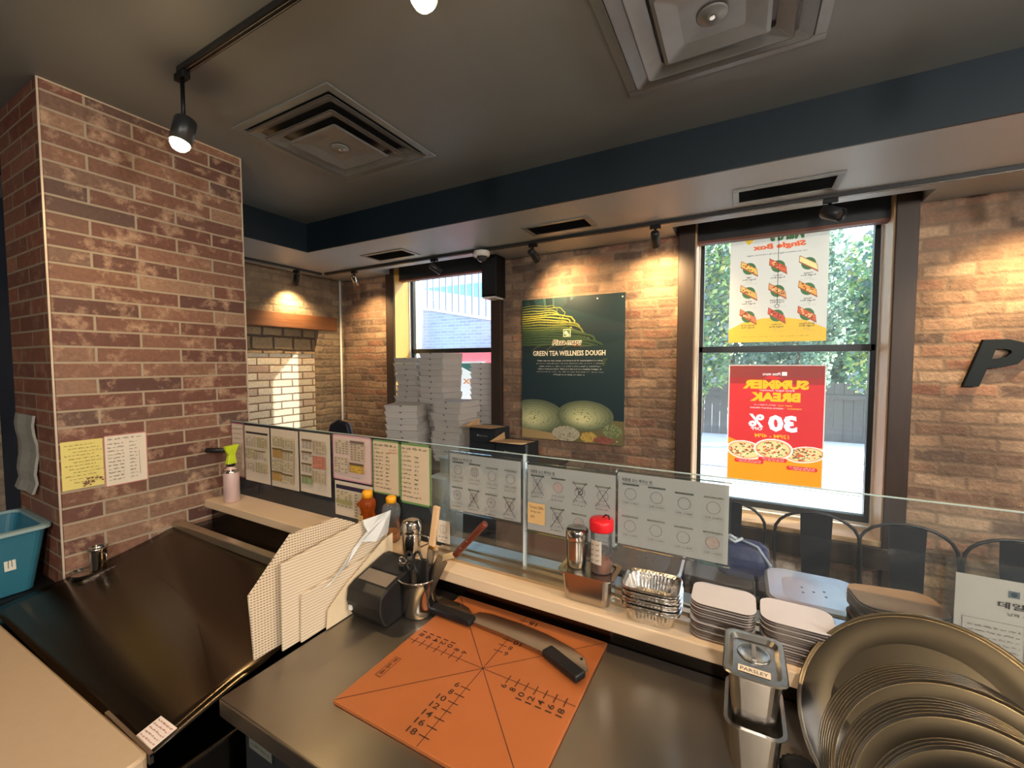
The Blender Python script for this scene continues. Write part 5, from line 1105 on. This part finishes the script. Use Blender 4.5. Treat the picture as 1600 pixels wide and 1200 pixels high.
GR = [(82, 120, 84), (110, 148, 96), (74, 106, 88), (138, 166, 100), (166, 168, 100), (120, 130, 130)]; GD = [(70, 98, 84), (88, 118, 100), (104, 134, 120), (116, 140, 108)]
grp = 'trees across the street'
leaves('street_tree', 'leafy tree seen left of the posters in the tall window', -.85, 9.5, .95, .75, .75, 5.6, 11000, GR, grp, seed=2, size=.06)
leaves('street_tree', 'leafy tree behind the posters of the tall window', .9, 10.2, 1.0, .75, .7, 5.4, 9000, GD, grp, seed=3, size=.06)
leaves('street_tree', 'leafy tree at the right of the tall window', 2.6, 9.5, 1.0, .75, .7, 4.4, 11000, GR, grp, seed=4, size=.06)
leaves('street_tree', 'dense dark tree behind the others in the tall window', .6, 12.4, 3.4, .9, .2, 4.6, 12000, GD, grp, seed=5, size=.11)
t = thing('timber_fence', 'grey fence across the street behind the trees', 'fence', (.8, 11.3, -.02)); o = t.location
b = B(o)
for i in range(46): b.box(-3 + i * .17, -2.835 + i * .17, 11.3, 11.33, -.02, 1.25)
b.obj('board_panel', pm('weathered_boards', (92, 90, 86), .85, var=.3), t)
b = B(o); b.box(-3, 4.8, 11.27, 11.30, .9, 1.0); b.obj('rail', pm('weathered_boards', (110, 104, 98), .85), t)
# low concrete ramp wall, railing, glazed block and pole seen through the left window
gb = brick('street_grey_brick', 0, .24, .08, .010, [(140, 148, 160), (152, 158, 168), (130, 138, 152)], (160, 164, 170), .002, .9, .3, soft=.006)
t = thing('ramp_wall', 'grey-blue brick ramp wall seen through the left window', 'wall', (-7, 9, -.02)); o = t.location
b = B(o); b.prism([(-11.5, 9.0, -.02), (-4.2, 9.0, -.02), (-4.2, 9.0, 2.52), (-11.5, 9.0, 3.85)], (0, .3, 0)); b.obj('brickwork', gb, t)
b = B(o); b.prism([(-11.5, 8.95, 3.85), (-4.2, 8.95, 2.52), (-4.2, 8.95, 2.58), (-11.5, 8.95, 3.91)], (0, .4, 0)); b.obj('coping', pm('pale_concrete', (206, 208, 206), .8), t)
b = B(o); b.prism([(-11.5, 9.6, 3.7), (-4.2, 9.6, 2.4), (-4.2, 9.6, 3.05), (-11.5, 9.6, 4.5)], (0, .2, 0)); b.obj('parapet', MATS['pale_concrete'], t)
t = thing('street_railing', 'row of upright railing bars above the ramp wall', 'railing', (-7, 9.1, 2.6)); o = t.location
for i in range(34):
    x = -11.2 + i * .21; z = 2.58 + (-4.2 - x) * .182; b = B(o); b.box(x, x + .035, 9.1, 9.135, z - .02, z + 1.5); b.obj('bar', pm('railing_grey', (92, 100, 112), .6), t)
b = B(o); b.prism([(-11.3, 9.09, 5.25), (-4.2, 9.09, 4.02), (-4.2, 9.09, 4.06), (-11.3, 9.09, 5.30)], (0, .04, 0)); b.obj('top_rail', MATS['railing_grey'], t)
t = thing('glazed_building', 'teal glazed building behind the railing', 'building', (-14, 22, -.02)); o = t.location
b = B(o); b.box(-24, -9, 22, 26, -.02, 14); b.obj('facade', pm('pale_facade', (196, 212, 214), .6), t)
for k in range(4):
    b = B(o); b.box(-23.5, -9.5, 21.9, 22, 5.2 + k * 2.2, 6.6 + k * 2.2); b.obj('window_band', pm('teal_glazing', (96, 158, 168), .15), t)
t = thing('utility_pole', 'grey utility pole at the left of the left window', 'pole', (-7.55, 8.7, -.02)); b = B(); b.cyl((0, 0, 0), (0, 0, 3.9), .10, .09); b.obj('shaft', pm('pole_grey', (150, 152, 156), .8), t)
b = B(); b.tube([(0, 0, 3.6), (-.3, 0, 3.9), (-.5, 0, 4.4)], .015); b.obj('bracket', MATS['railing_grey'], t)
b = B((-5.6, 8.2, -.02)); b.box(-6.1, -4.6, 8.2, 8.9, -.02, 2.05); tag(b.obj('red_hoarding', pm('red_hoarding_paint', (206, 70, 70), .6)), 'red hoarding at the lower right of the left window', 'hoarding')
#@@NEXT
